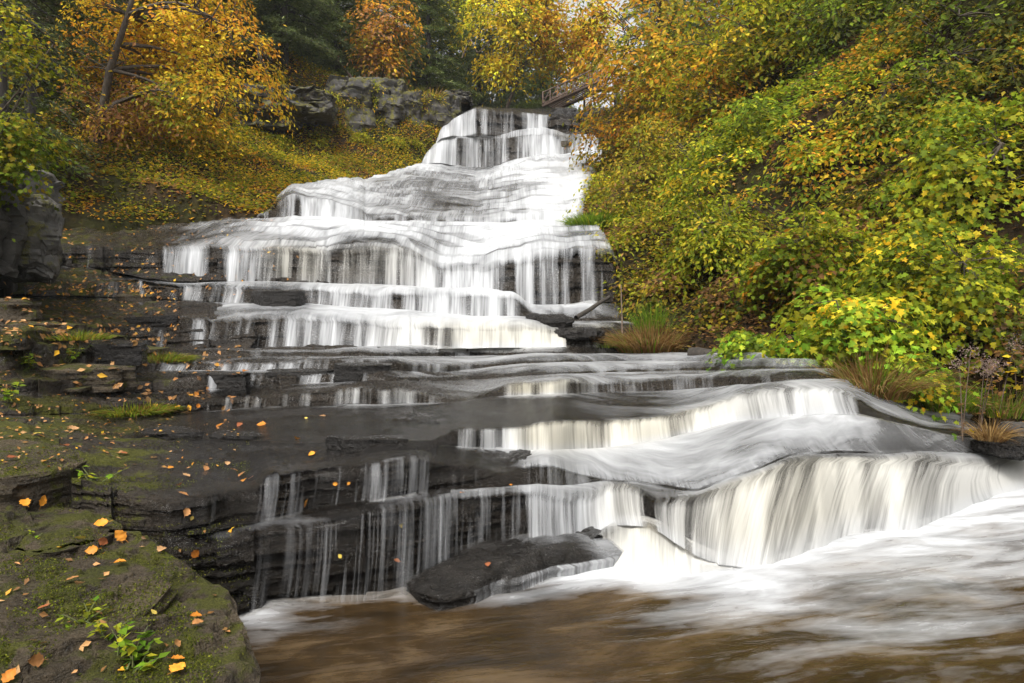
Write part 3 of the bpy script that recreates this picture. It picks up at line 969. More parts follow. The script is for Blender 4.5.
def hill(x, y):
    x, y = np.asarray(x, float), np.asarray(y, float)
    XL = np.interp(y, yl, smooth(xl_, 5)) + .25
    ZL = np.interp(y, yl, smooth(zl_, 5))
    XR = np.interp(y, yr, smooth(xr_, 5)) - .15
    ZR = np.interp(y, yr, smooth(zr_, 5))
    XR = np.where(y < 7, np.maximum(XR, np.interp(y, [-20, 0, 5, 7], [9, 7, 6.4, 5.6])), XR)
    ZR = np.where(y < 7, np.interp(y, [-20, 5, 7], [.2, .25, .35]), ZR)
    XL = np.where(y < 5, np.interp(y, [-20, 0, 3, 5], [-6, -5, -4.5, np.interp(5, yl, xl_)]), XL)
    ZL = np.where(y < 5, np.interp(y, [-20, 3, 5], [.6, .8, np.interp(5, yl, zl_)]), ZL)
    far = np.maximum(y - 46, 0)
    rise = np.where(far < 60, far * .10, 6 + (far - 60) * .02)
    tl = np.maximum(XL - x, 0)
    trr = np.maximum(x - XR, 0)
    sl1 = np.interp(y, [0, 10, 17, 20, 30, 36, 46, 90], [.35, .5, .6, .26, .28, .55, .5, .25])
    cap = np.interp(y, [0, 40, 60], [18, 20, 24])
    hl = sl1 * np.minimum(tl, 11) + .75 * np.clip(tl - 11, 0, cap) + .05 * np.clip(tl - 11 - cap, 0, 60)
    sr1 = np.interp(y, [0, 6, 9, 14, 30, 44, 90], [.18, .18, .35, .5, .6, .5, .25])
    hr = sr1 * np.minimum(trr, 1.6) + np.interp(y, [0, 10, 40, 70], [.55, .75, .8, .5]) * np.clip(trr - 1.6, 0, 22) + .05 * np.clip(trr - 24, 0, 60)
    mid = np.interp(y, ym, zm_)
    mid = np.where(y < 5, -.9, mid) - np.interp(y, [0, 10, 40], [.9, 1.2, 1.6])
    mid = np.where(y < 4, -.9, mid)
    wL = sstep(0, .9, tl + 1e-6) if False else np.clip((XL - x) / .5 + .5, 0, 1)
    wR = np.clip((x - XR) / .5 + .5, 0, 1)
    z = mid * (1 - wL) * (1 - wR) + wL * (ZL + hl) + wR * (ZR + hr)
    n = fbm(x * .45, y * .45, 0, 101, 5) - .5
    out = np.clip(tl + trr, 0, 4) / 4
    return z + rise * (wL + wR > .5) + n * (.15 + 1.4 * out)


def stretch(a, c, n, p=2.2):
    t = np.linspace(-1, 1, n)
    return c + np.sign(t) * (np.abs(t) ** p) * a


hx = np.unique(np.concatenate([stretch(900, 0, 200, 3.2), np.linspace(-16, 12, 200)]))
hy = np.unique(np.concatenate([np.linspace(-60, 4, 30), np.linspace(4, 50, 220), 50 + np.linspace(0, 1, 60) ** 2.5 * 1200]))
HX, HY = np.meshgrid(hx, hy)
HZ = hill(HX, HY)
ground = mesh_obj('hillside_ground', np.stack([HX, HY, HZ], -1).reshape(-1, 3), grid_faces(len(hy), len(hx)), M_SOIL)
tag(ground, 'wooded hillside ground on both sides of the stream', kind='structure')

# ------------------------------------------------------------------ rocks
film_args = []
SOLID = []  # (verts, faces) for resting small things on


def slab(name, outline, z0, z1, mat, tilt=(0, 0), dome=.05, seed=0, nth=150, rows=16, rings=26, sharp=9, film=None, amp=.06, rough=.03, strata=.045, moss=.1, lean=.0, terr=0.0):
    """layered ledge block: outline (world x,y) from z0 up to z1"""
    o = np.asarray(outline, float)
    c = o.mean(0)
    ang = np.arctan2(o[:, 1] - c[1], o[:, 0] - c[0])
    ix = np.argsort(ang)
    # resample the outline by arc length
    oo = np.concatenate([o[ix], o[ix][:1]])
    seg = np.concatenate([[0], np.cumsum(np.linalg.norm(np.diff(oo, axis=0), axis=1))])
    tt = np.linspace(0, seg[-1], nth, endpoint=False)
    ex = np.stack([np.interp(tt, seg, oo[:, 0]), np.interp(tt, seg, oo[:, 1])], -1)
    kk = np.hanning(sharp)[1:-1]
    kk /= kk.sum()
    hw = len(kk) // 2
    for j in (0, 1):
        ex[:, j] = np.convolve(np.concatenate([ex[-hw:, j], ex[:, j], ex[:hw, j]]), kk, 'valid')
    dirv = unit(ex - c)
    size = np.linalg.norm(ex - c, axis=1).mean()
    V = []
    for i in range(rows):
        t = i / (rows - 1)
        zt = z1 + tilt[0] * (ex[:, 0] - c[0]) + tilt[1] * (ex[:, 1] - c[1])
        z = z0 + (zt - z0) * t
        lay = np.floor((z - .3 * (zt - z1)) / strata)
        p = (blk(ex[:, 0] + ex[:, 1] * .7, ex[:, 1], lay, seed + 5, 3.0) - .5) * amp
        p = p + (fbm(ex[:, 0] * 2.2, ex[:, 1] * 2.2, 0, seed + 9, 3) - .5) * amp * 2.2
        p = p - lean * t
        V.append(np.stack([ex[:, 0] + dirv[:, 0] * p, ex[:, 1] + dirv[:, 1] * p, z], -1))
    base = V[-1]
    for i in range(1, rings):
        r = 1 - i / rings
        q = c + (base[:, :2] - c) * r
        z = z1 + tilt[0] * (q[:, 0] - c[0]) + tilt[1] * (q[:, 1] - c[1]) + dome * (1 - r ** 3)
        nz = fbm(q[:, 0] * 2.6, q[:, 1] * 2.6, 0, seed + 13, 5) - .5
        z = z + nz * rough * 3 * sstep(0, .2, 1 - r) + (fbm(q[:, 0] * 14, q[:, 1] * 14, 0, seed + 19, 2) - .5) * rough * .7
        if terr:
            h = (z - z1) / terr
            z = z1 + terr * (np.floor(h) + sstep(.25, .6, h - np.floor(h)))
        V.append(np.stack([q[:, 0], q[:, 1], z], -1))
    V.append(np.array([[c[0], c[1], V[-1][:, 2].mean()]]))
    m = rows + rings - 1
    idx = np.arange(m * nth).reshape(m, nth)
    nx = np.roll(idx, -1, 1)
    q = np.stack([idx[:-1], nx[:-1], nx[1:], idx[1:]], -1).reshape(-1, 4)
    t3 = np.stack([idx[-1], nx[-1], np.full(nth, m * nth)], -1)
    V = np.concatenate(V)
    loc = (c[0], c[1], z0)
    if film:
        lift = np.concatenate([dirv * .012, np.full((nth, 1), .008)], 1)
        W = V[:m * nth].reshape(m, nth, 3) + lift[None] * np.linspace(1.3, .4, m)[:, None, None]
        v0 = np.concatenate([[0 * tt], np.cumsum(np.linalg.norm(np.diff(W, axis=0), axis=2), axis=0)])
        fo, fa = film(W, rows)
        film_args.append((W.reshape(-1, 3), q, np.stack([np.broadcast_to(tt, (m, nth)).ravel(), v0.ravel()], -1), fo.ravel(), fa.ravel()))
    ob = mesh_obj(name, V, [q, t3], mat, smooth=False, attrs={'moss': np.full(len(V), moss)}, loc=loc)
    SOLID.append((V, np.concatenate([q[:, [0, 1, 2]], q[:, [0, 2, 3]], t3])))
    return ob


def boulder(name, c, size, mat, seed=0, rotz=0.0, n=28, e=3.2, amp=.16, strata=.0, moss=.0, chip=.12):
    t = np.linspace(-1, 1, n)
    A, B = np.meshgrid(t, t)
    V, Fc = [], []
    for ax in range(3):
        for sg in (-1, 1):
            p = np.zeros((n * n, 3))
            p[:, ax] = sg
            p[:, (ax + 1) % 3] = A.ravel()
            p[:, (ax + 2) % 3] = B.ravel()
            f = grid_faces(n, n) + len(V) * n * n
            V.append(p)
            Fc.append(f if sg > 0 else f[:, ::-1])
    V = np.concatenate(V)
    Fc = np.concatenate(Fc)
    r = (np.abs(V) ** e).sum(1) ** (1 / e)
    V = V / r[:, None]
    q = V * np.asarray(size)
    sm = min(size)
    dsp = (fbm(q[:, 0] * 1.3 / sm + seed, q[:, 1] * 1.3 / sm, q[:, 2] * 1.3 / sm, seed, 4) - .5) * 2 * amp
    ch = cell(q[:, 0] * 1.1 / sm + vnoise(q[:, 1] * 2 / sm, q[:, 2] * 2 / sm, 0, seed), q[:, 1] * 1.1 / sm, q[:, 2] * 1.4 / sm + .3 * vnoise(q[:, 0] * 2 / sm, 0, 0, seed), seed + 3) - .5
    dsp = dsp + ch * chip
    if strata:
        lay = np.floor(q[:, 2] / strata)
        dsp = dsp + (blk(q[:, 0] / sm, q[:, 1], lay, seed + 7, 1.2) - .5) * .14
    q = q * (1 + dsp)[:, None]
    cr, sr = math.cos(rotz), math.sin(rotz)
    q = np.stack([q[:, 0] * cr - q[:, 1] * sr, q[:, 0] * sr + q[:, 1] * cr, q[:, 2]], -1) + np.asarray(c)
    key = np.round(V * 4000).astype(np.int64)
    _, first, inv = np.unique(key, axis=0, return_index=True, return_inverse=True)
    inv = inv.ravel()
    qq = q[first]
    Fc = inv[Fc]
    ob = mesh_obj(name, qq, Fc, mat, smooth=False, attrs={'moss': np.full(len(qq), moss)}, loc=(c[0], c[1], c[2] - size[2]))
    SOLID.append((qq, np.concatenate([Fc[:, [0, 1, 2]], Fc[:, [0, 2, 3]]])))
    return ob


def px_outline(pts, z):
    return [tuple(at_z(px, py, z)[:2]) for px, py in pts]


# flat dark slab lying in the pool edge
def slab_film(W, rows):
    px = 512 + F * W[..., 0] / W[..., 1]
    r = np.arange(W.shape[0])
    edge = np.clip((r - rows) / (W.shape[0] - rows), 0, 1)[:, None]       # 0 at the rim, 1 at the middle
    back = np.clip((W[..., 1] - W[..., 1].mean()) / .35, -1, 1)
    top = .10 + .55 * np.clip(back, 0, 1) * (1 - edge) + .25 * np.clip(back, 0, 1) + .3 * sstep(560, 620, px)
    side = np.interp(px, [400, 428, 450, 470, 490, 505, 520, 530, 545, 625], [.02, .08, .05, .12, .42, .35, .2, .5, .6, .62]) * (back < .35)
    is_side = (r < rows)[:, None]
    return np.where(is_side, side, top * (fbm(W[..., 0] * 3, W[..., 1] * 3, 0, 5, 3) * 1.4)), np.where(is_side, 1.0, .25 * (1 - edge)) + 0 * px


o = slab('flat_rock', px_outline([(399, 577), (420, 587), (445, 592), (480, 585), (500, 577), (522, 574), (560, 564), (600, 557), (628, 552), (622, 540), (600, 535), (545, 529), (500, 539), (450, 556)], .10), -.25, .075, M_SLAB, dome=.10, seed=3, amp=.085, rough=.03, strata=.035, moss=-1, rings=40, rows=24, nth=260, sharp=5, film=slab_film)
tag(o, 'low flat dark slab of wet rock jutting into the brown pool below the cascade', 'rock')
o = slab('flat_rock', px_outline([(462, 562), (500, 556), (545, 548), (592, 542), (606, 530), (575, 522), (540, 520), (490, 532), (452, 548)], .16), -.1, .165, M_SLAB, dome=.02, seed=61, amp=.07, rough=.02, strata=.03, moss=-1, rings=30, rows=18, nth=200, sharp=5, terr=.02)
tag(o, 'upper dark rock plate bridging the low flat slab and the wet ledge wall behind it', 'rock')
W_, q_, uv_, fo_, fa_ = film_args[0]
tag(mesh_obj('rock_film_water', W_, q_, M_WATER, attrs={'foam': fo_, 'fall': fa_, 'tint': fo_ * 0}, uv=uv_), 'thin water sliding over the flat slab and off its front edge', kind='structure')
# mossy ledges in the foreground
o = slab('mossy_ledge', px_outline([(-260, 700), (-40, 900), (150, 830), (226, 720), (246, 650), (243, 612), (226, 588), (190, 566), (140, 548), (60, 540), (-60, 536), (-220, 560)], .50), -.5, .50, M_LEDGE, dome=.03, tilt=(-.075, .085), seed=11, amp=.11,
         rough=.065, strata=.045, moss=.14, nth=420, rows=36, rings=130, terr=.05, sharp=5)
tag(o, 'broad mossy rock ledge strewn with orange leaves beside the brown pool', 'rock')
o = slab('mossy_ledge', px_outline([(-200, 540), (60, 548), (105, 532), (120, 524), (96, 510), (60, 500), (0, 497), (-150, 497)], .62), .2, .60, M_LEDGE, dome=.03, seed=17, amp=.05, rough=.02, strata=.04, moss=.12, terr=.04)
tag(o, 'small dark mossed step on the foreground ledge under the black rock wall', 'rock')
o = slab('mossy_ledge', px_outline([(-160, 478), (10, 478), (60, 470), (92, 462), (70, 446), (0, 440), (-140, 440)], .86), .5, .86, M_LEDGE, dome=.03, seed=19, amp=.06, rough=.02, strata=.04, moss=.06, terr=.035)
tag(o, 'thin stained ledge above the black rock wall with one curled brown leaf', 'rock')


o = slab('mossy_ledge', px_outline([(-200, 650), (20, 632), (110, 618), (150, 598), (172, 577), (120, 563), (20, 562), (-200, 566)], .60), .40, .585, M_LEDGE, tilt=(-.06, .08), dome=.01, seed=51, amp=.07, rough=.02, strata=.03, moss=.04, nth=260, rows=14, rings=60, terr=.03, sharp=5)
tag(o, 'thin mossed rock plate lying across the back of the broad foreground ledge', 'rock')


def left_ledge(pts, d, zt, zb, seed, label, moss=.12, mat=None, dome=.03):
    c = [tuple(at_d(px, py, dd)[:2]) for (px, py), dd in zip(pts, d)]
    o = slab('rock_ledge', c, zb, zt, mat or M_LEDGE, seed=seed, dome=dome, amp=.12, rough=.02, strata=.07, moss=moss, terr=.05)
    return tag(o, label, 'rock')


left_ledge([(-120, 400), (80, 400), (96, 398), (90, 390), (-120, 390)], [6.9, 6.9, 7.2, 8.2, 8.2], 1.02, .6, 23, 'long low mossy ledge behind the grass covered mat of moss')
left_ledge([(-120, 400), (60, 400), (150, 398), (176, 392), (120, 390), (-120, 390)], [9.0, 9.0, 9.1, 9.6, 10.4, 10.4], 1.30, .7, 29, 'mossy green ledge ending in a tuft of moss beside the small sills', .2)
left_ledge([(-120, 400), (50, 400), (92, 398), (70, 392), (-120, 390)], [9.6, 9.5, 9.8, 11, 11.2], 1.62, .9, 31, 'squared mossy block stack in the shade under the grey outcrop', .14)
left_ledge([(-120, 400), (20, 400), (46, 398), (30, 392), (-120, 390)], [9.7, 9.8, 10.1, 11, 11.2], 1.95, 1.2, 37, 'highest dark mossy block of the shaded stack under the outcrop', .12)
PLATES = [(120, 300, .62, 'rust stained rock plate below the outcrop at the edge of the trickles'), (150, 322, .5, 'dark plate of rock between the two narrow spouts beside the curtain'), (100, 352, .5, 'black rock plate just above the bright moss tuft'),
          (215, 383, .38, 'broken dark plate on the second low sill under the small spout'), (300, 380, .42, 'flat black plate breaking the low sill in midstream'), (360, 374, .36, 'jagged dark plate near the open end of the low sill'), (60, 378, .55, 'mossy plate of rock on the shaded ledges beside the green weeds'),
          (240, 441, .30, 'thin wet plate on the dark shelf where the leaf drift lies'), (370, 446, .28, 'thin wet plate on the dark shelf above the white strands'), (160, 438, .34, 'thin stained plate on the dark shelf beside the thin stained ledge')]
BV0 = BVHTree.FromPolygons(RV.tolist(), np.concatenate([RF[:, [0, 1, 2]], RF[:, [0, 2, 3]]]).tolist())
for i, (px, py, sz, lab) in enumerate(PLATES):
    x_, y_, z_ = ray(px, py)
    h_ = BV0.ray_cast(Vector(CAM), Vector((float(x_), float(y_), float(z_))).normalized())
    if h_[0] is None:
        continue
    rg = np.random.default_rng(900 + i)
    a_ = np.sort(rg.random(9)) * 2 * math.pi
    rr_ = sz * rg.uniform(.65, 1.15, 9)
    q_ = np.stack([h_[0].x + np.cos(a_) * rr_ * 1.25, h_[0].y + .1 + np.sin(a_) * rr_ * .55], -1)
    th_ = .05 if h_[0].y < 6.5 else .11
    o = slab('rock_plate', q_, h_[0].z - .15, h_[0].z + th_, M_LEDGE if i in (0, 6) else M_SLAB, tilt=(rg.normal(0, .04), .05), dome=.01, seed=200 + i, nth=90, rows=9, rings=16, amp=.04, rough=.012, strata=.025, moss=.1, sharp=5)
    tag(o, lab, 'rock')
# dark shelf on the curtain
c = [tuple(at_d(px, 300, dd)[:2]) for px, dd in [(250, 13.7), (262, 13.3), (296, 13.25), (306, 13.6), (304, 14.3), (252, 14.3)]]
o = slab('rock_shelf', c, 1.75, float(at_d(280, 291, 13.4)[2]), M_SLAB, seed=41, dome=.03, amp=.025, rough=.01, strata=.06, moss=-1, rows=10, nth=90)
tag(o, 'dark squared rock shelf standing clear of the white curtains', 'rock')
# rocks by the leaning log
for (px, py, d, sx, sy, sz, sd, lab) in [(553, 321, 12.9, .18, .2, .12, 3, 'small dark wet rock in the froth beside the leaning log'), (534, 319, 13.2, .14, .2, .10, 5, 'rounded dark rock at the foot of the curtain in white froth'),
                                         (578, 334, 12.55, .45, .4, .12, 7, 'dark rock shelf ending the cream curtain near the log')]:
    p = at_d(px, py, d)
    tag(boulder('rock', p, (sx, sy, sz), M_SLAB, sd, .3, 18, moss=-1), lab, 'rock')
p = at_d(572, 251, 16.0)
tag(boulder('rock', p, (.22, .25, .12), M_SLAB, 8, .3, 18, moss=-1), 'dark round rock on the lip of the main ledge beside the bright grass', 'rock')

# grey outcrop at the stream's left edge
o = boulder('rock_outcrop', at_d(-72, 222, 11.4), (1.38, 1.3, 1.05), M_OUT, 13, .1, 70, 9, .16, .26, -.1, .26)
tag(o, 'tall craggy grey outcrop overhung by leaves beside the shaded ledges', 'rock')
o = boulder('rock_outcrop', at_d(34, 238, 12.0), (.42, .5, .72), M_OUT, 15, .5, 34, 4, .2, .12, .1, .1)
tag(o, 'tilted brown slab leaning against the grey outcrop', 'rock')
# cliffs above the grassy slope
for (px, py, d, sx, sy, sz, sd, rz, lab) in [
    (292, 113, 31.5, 1.9, 2.2, .62, 21, .1, 'overhanging pale rock lip above a black hollow'),
    (270, 128, 31, 1.3, 1.4, .35, 22, .2, 'low pale ledge under the overhang at the top of the grassy slope'),
    (352, 116, 34.0, 1.1, 1.6, 1.35, 23, .2, 'tall shrub covered cliff block in the cliff row'),
    (388, 114, 34.5, 1.1, 1.5, 1.4, 24, -.2, 'tall pale grey cliff block with moss streaks'),
    (409, 120, 34.6, .75, 1.3, 1.05, 25, .1, 'narrow grey cliff block in the middle of the cliff row'),
    (430, 121, 35.0, .9, 1.3, 1.05, 26, .3, 'square dark grey cliff block below orange ferns'),
    (449, 118, 35.2, .55, 1.0, .95, 27, .1, 'dark wet cliff block touching the highest waterfall'),
    (358, 92, 35.6, 1.0, 1.2, .22, 28, .1, 'flat pale capstone at the top of the cliff'),
    (456, 101, 37.0, .8, 1.0, .28, 29, .1, 'flat pale slab on top of the cliff beside the waterfall lip')]:
    tag(boulder('cliff_block', at_d(px, py, d), (sx, sy, sz), M_GREY, sd, rz, 44, 7, .26, .34, .0, .10), lab, 'rock')
for (px, py, d, sx, sy, sz, sd, lab) in [(562, 126, 36.5, .95, 1.3, .75, 31, 'black rock wall right beside the highest fall under the footbridge'), (563, 153, 33.4, .34, .5, .5, 32, 'mossy dark rock parting the water at the foot of the highest fall'),
                                         (592, 128, 36.8, .8, 1.2, .9, 33, 'shaded dark rock half hidden by orange leaves near the footbridge')]:
    tag(boulder('rock', at_d(px, py, d), (sx, sy, sz), M_SLAB if sd != 32 else M_LEDGE, sd, .2, 26, 4, .16, .25, -.1 if sd != 32 else .1, .1), lab, 'rock')
tag(boulder('rock', at_d(1022, 432, 7.1), (.17, .2, .10), M_GREY, 41, .2, 20, 2.6, .14, 0, -.4), 'pale grey rounded rock on the shore beside the dead weeds', 'rock')
tag(boulder('rock', at_d(1012, 447, 6.9), (.32, .25, .10), M_SLAB, 42, .2, 20, 3, .14, .05, -.4), 'dark low rock at the water edge below the pale rock', 'rock')
tag(boulder('rock', tuple(at_z(253, 596, .06)), (.07, .10, .10), M_SLAB, 44, .6, 18, 3, .14, 0, -1), 'small wet slate grey rock between the mossy ledge and the trickles', 'rock')
tag(boulder('rock', at_d(35, 655, 2.62), (.055, .04, .015), M_GREY, 45, .3, 14, 2.6, .1, 0, -1), 'small pale flat stone lying on the mossy ledge', 'rock')

BVH = BVHTree.FromPolygons(np.concatenate([RV] + [v for v, _ in SOLID]).tolist(),
                           np.concatenate([np.concatenate([RF[:, [0, 1, 2]], RF[:, [0, 2, 3]]])] + [f + o for (v, f), o in zip(SOLID, np.cumsum([len(RV)] + [len(v) for v, _ in SOLID])[:-1])]).tolist())


def surface(px, py):
    x, y, z = ray(px, py)
    h = BVH.ray_cast(Vector(CAM), Vector((float(x), float(y), float(z))).normalized())
    return h[0], h[1]


def drop(x, y, z=60):
    h = BVH.ray_cast(Vector((x, y, z)), Vector((0, 0, -1)))
    return (h[0], h[1]) if h[0] is not None else (None, None)


# ------------------------------------------------------------------ foliage
def C3(*a):
    return np.array(a, float)


PAL = {
    'glow': [(.80, .58, .03), (.74, .46, .03), (.66, .62, .04), (.82, .52, .04)],
    'green': [(.10, .15, .010), (.15, .21, .014), (.20, .26, .018), (.07, .105, .010)],
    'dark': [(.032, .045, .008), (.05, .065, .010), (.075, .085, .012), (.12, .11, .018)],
    'ygreen': [(.23, .26, .014), (.31, .31, .018), (.16, .20, .013), (.40, .34, .02), (.11, .135, .011)],
    'olive': [(.18, .19, .02), (.27, .23, .02), (.36, .24, .02), (.13, .15, .018), (.42, .28, .03)],
    'orange': [(.60, .26, .02), (.68, .34, .03), (.54, .21, .02), (.66, .42, .03), (.46, .23, .03)],
    'gold': [(.68, .43, .02), (.74, .50, .03), (.62, .34, .02), (.52, .42, .03), (.60, .46, .03)],
    'tan': [(.42, .22, .09), (.36, .17, .06), (.48, .28, .12), (.30, .15, .05)],
    'bright': [(.16, .30, .02), (.24, .36, .025), (.33, .38, .03), (.11, .22, .018), (.45, .40, .03)],
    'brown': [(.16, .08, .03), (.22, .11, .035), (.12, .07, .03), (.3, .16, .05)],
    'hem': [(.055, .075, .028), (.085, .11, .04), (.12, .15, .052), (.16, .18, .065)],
    'hemfar': [(.085, .125, .036), (.12, .165, .045), (.16, .20, .055), (.20, .22, .065)],  # far needles painted paler, so the colour itself carries the haze
}


def pick(pal, n, rng, clump=None):
    """leaf colours; pal = list of (palette name, weight)"""
    names = [p[0] for p in pal]
    w = np.array([p[1] for p in pal], float)
    w /= w.sum()
    ci = rng.choice(len(names), n, p=w) if clump is None else clump
    out = np.zeros((n, 3))
    for i, nm in enumerate(names):
        m = ci == i
        a = np.array(PAL[nm])
        c = a[rng.integers(0, len(a), m.sum())]
        c2 = a[rng.integers(0, len(a), m.sum())]
        t = rng.random((m.sum(), 1))
        out[m] = c * t + c2 * (1 - t)
    return np.clip(out * (1 + rng.normal(0, .14, (n, 1))), .004, .8)


def crown_mesh(rng, cpos, cdir, per, size, spread, flat, pal, kind='oval', droop=.25, clumpcol=.75):
    """leaves grouped in sprays at cpos; cdir: outward directions"""
    m = len(cpos)
    nper = rng.poisson(per, m).clip(4)
    idx = np.repeat(np.arange(m), nper)
    n = len(idx)
    up = np.array([0, 0, 1.0])
    nn = unit(up + cdir * .75 + rng.normal(0, .2, (m, 3)))
    off = rng.normal(0, 1, (n, 3)) * spread
    nd = nn[idx]
    h = (off * nd).sum(1, keepdims=True)
    off = off - nd * h * (1 - flat)
    r = np.linalg.norm(off, axis=1)
    pos = cpos[idx] + off - up * (droop * r[:, None] ** 2 / spread)
    ln = unit(nd * 1.1 + rng.normal(0, .5, (n, 3)) + unit(off + 1e-6) * .35)
    ln[:, 2] = np.abs(ln[:, 2])
    ax = unit(off + rng.normal(0, .3, (n, 3)) * spread) + np.array([0, 0, -.35])
    sz = size * rng.uniform(.65, 1.25, n)
    v, f, k = leaves(pos, ln, sz, kind, ax, rng)
    names = [p[0] for p in pal]
    w = np.array([p[1] for p in pal], float)
    w /= w.sum()
    cc = rng.choice(len(names), m, p=w)[idx]
    sw = rng.random(n) > clumpcol
    cc[sw] = rng.choice(len(names), sw.sum(), p=w)
    col = pick(pal, n, rng, cc)
    tone = np.clip(1.10 + rng.normal(0, .28, m), .45, 1.8)[idx]
    col = np.clip(col * tone[:, None], .004, .85)
    return v, f, np.repeat(col, k, 0)


def broadleaf(name, label, cat, base, cen, rad, pal, leaf=.09, ncl=120, per=45, spread=.3, flat=.3, kind='oval', seed=0, tr=.08, group=None, shell=.5, droop=.25, zones=None, hang=0.0, bark=None, trunk_pts=None, stems=1):
    rng = np.random.default_rng(1000 + seed)
    base, cen, rad = map(lambda a: np.asarray(a, float), (base, cen, rad))
    # spray centres, clumped with gaps
    out, tries = [], 0
    while len(out) < ncl and tries < 60:
        tries += 1
        d = unit(rng.normal(size=(ncl, 3)))
        r = rng.random(ncl) ** (1 / (1.6 + 2 * shell))
        q = d * r[:, None]
        g = vnoise(q[:, 0] * 2.1 + seed, q[:, 1] * 2.1, q[:, 2] * 2.6, seed + 5)
        keep = g + rng.normal(0, .05, ncl) > .485
        out += list(q[keep])
    q = np.array(out[:ncl])
    lump = 1 + .28 * (vnoise(q[:, 0] * 1.7, q[:, 1] * 1.7, q[:, 2] * 1.7 + seed, seed + 8) - .5) * 2
    cp = cen + q * rad * lump[:, None]
    if trunk_pts is not None:
        tq = np.asarray(trunk_pts, float)
        tz = np.linspace(tq[0, 2], tq[-1, 2], 60)
        tx = np.interp(tz, tq[:, 2], tq[:, 0])
        dd = np.min(np.hypot(cp[:, 0][:, None] - tx[None], cp[:, 2][:, None] - tz[None]), 1)
        cp = cp[~((dd < .62) & (cp[:, 1] < tq[0, 1] + .4))]
    gz = hill(cp[:, 0], cp[:, 1]) + .12
    cp[:, 2] = np.maximum(cp[:, 2], gz)
    root = empty(name, base)
    # limbs
    T = Tubes(7)
    nodes = []
    if trunk_pts is not None:
        tp = np.asarray(trunk_pts, float)
        tr_r = np.linspace(tr, tr * .35, len(tp))
        T.add(tp, tr_r, 9)
        nodes += list(tp[len(tp) // 3:])
    else:
        for s in range(stems):
            top = cen + np.array([rng.normal(0, .25) * rad[0], rng.normal(0, .25) * rad[1], rad[2] * rng.uniform(.0, .5)])
            b0 = base + np.array([rng.normal(0, .12), rng.normal(0, .12), -.15]) * (s > 0) + np.array([0, 0, -.15])
            t = np.linspace(0, 1, 9)[:, None]
            tp = b0 + (top - b0) * t + np.array([1, .5, 0]) * (np.sin(t * math.pi * 1.3) * .06 * np.linalg.norm(top - b0) * rng.normal())
            T.add(tp, np.linspace(tr, tr * .3, 9), 8)
            nodes += list(tp[3:])
    nodes = np.array(nodes)
    nl = max(5, ncl // 14)
    li = rng.choice(len(cp), min(nl, len(cp)), replace=False)
    allnodes = [nodes]
    for j in li:
        e = cp[j] * .85 + cen * .15
        a = nodes[np.argmin(np.linalg.norm(nodes - e, axis=1) + np.abs(nodes[:, 2] - e[2]) * .5)]
        t = np.linspace(0, 1, 7)[:, None]
        bend = np.array([0, 0, 1.0]) * np.sin(t * math.pi) * .12 * np.linalg.norm(e - a) + rng.normal(0, .05, 3) * np.sin(t * math.pi) * np.linalg.norm(e - a)
        pts = a + (e - a) * t + bend
        T.add(pts, np.linspace(tr * .42, tr * .1, 7), 6)
        allnodes.append(pts[2:])
    an = np.concatenate(allnodes)
    for p in cp:
        a = an[np.argmin(np.linalg.norm(an - p, axis=1))]
        m = (a + p) / 2 + np.array([0, 0, .06]) * np.linalg.norm(p - a)
        T.add(np.array([a, m, p]), np.array([.16, .1, .05]) * tr * .8 + .0015, 4)
    ob = T.build('trunk', bark or M_BARK, root)
    ob.location = -base
    cd = unit((cp - cen) / rad)
    v, f, col = crown_mesh(rng, cp, cd, per, leaf, spread, flat, pal, kind, droop)
    if zones:
        # parts of a crown that have turned earlier than the rest
        n = len(v) // len(TM[kind][0])
        kk = len(TM[kind][0])
        lp = v.reshape(n, kk, 3).mean(1)
        rel = (lp - cen) / rad
        for (zx, zz, zr, pname, pw) in zones:
            dd = np.hypot(rel[:, 0] - zx, rel[:, 2] - zz) + rng.normal(0, .18, n)
            m = (dd < zr) & (rng.random(n) < pw)
            col.reshape(n, kk, 3)[m] = pick([(pname, 1)], m.sum(), rng)[:, None]
    cr = mesh_obj('crown', v, f, M_LEAF, root, smooth=False, attrs={'tone': col})
    cr.location = -base
    return tag(root, label, cat, group)


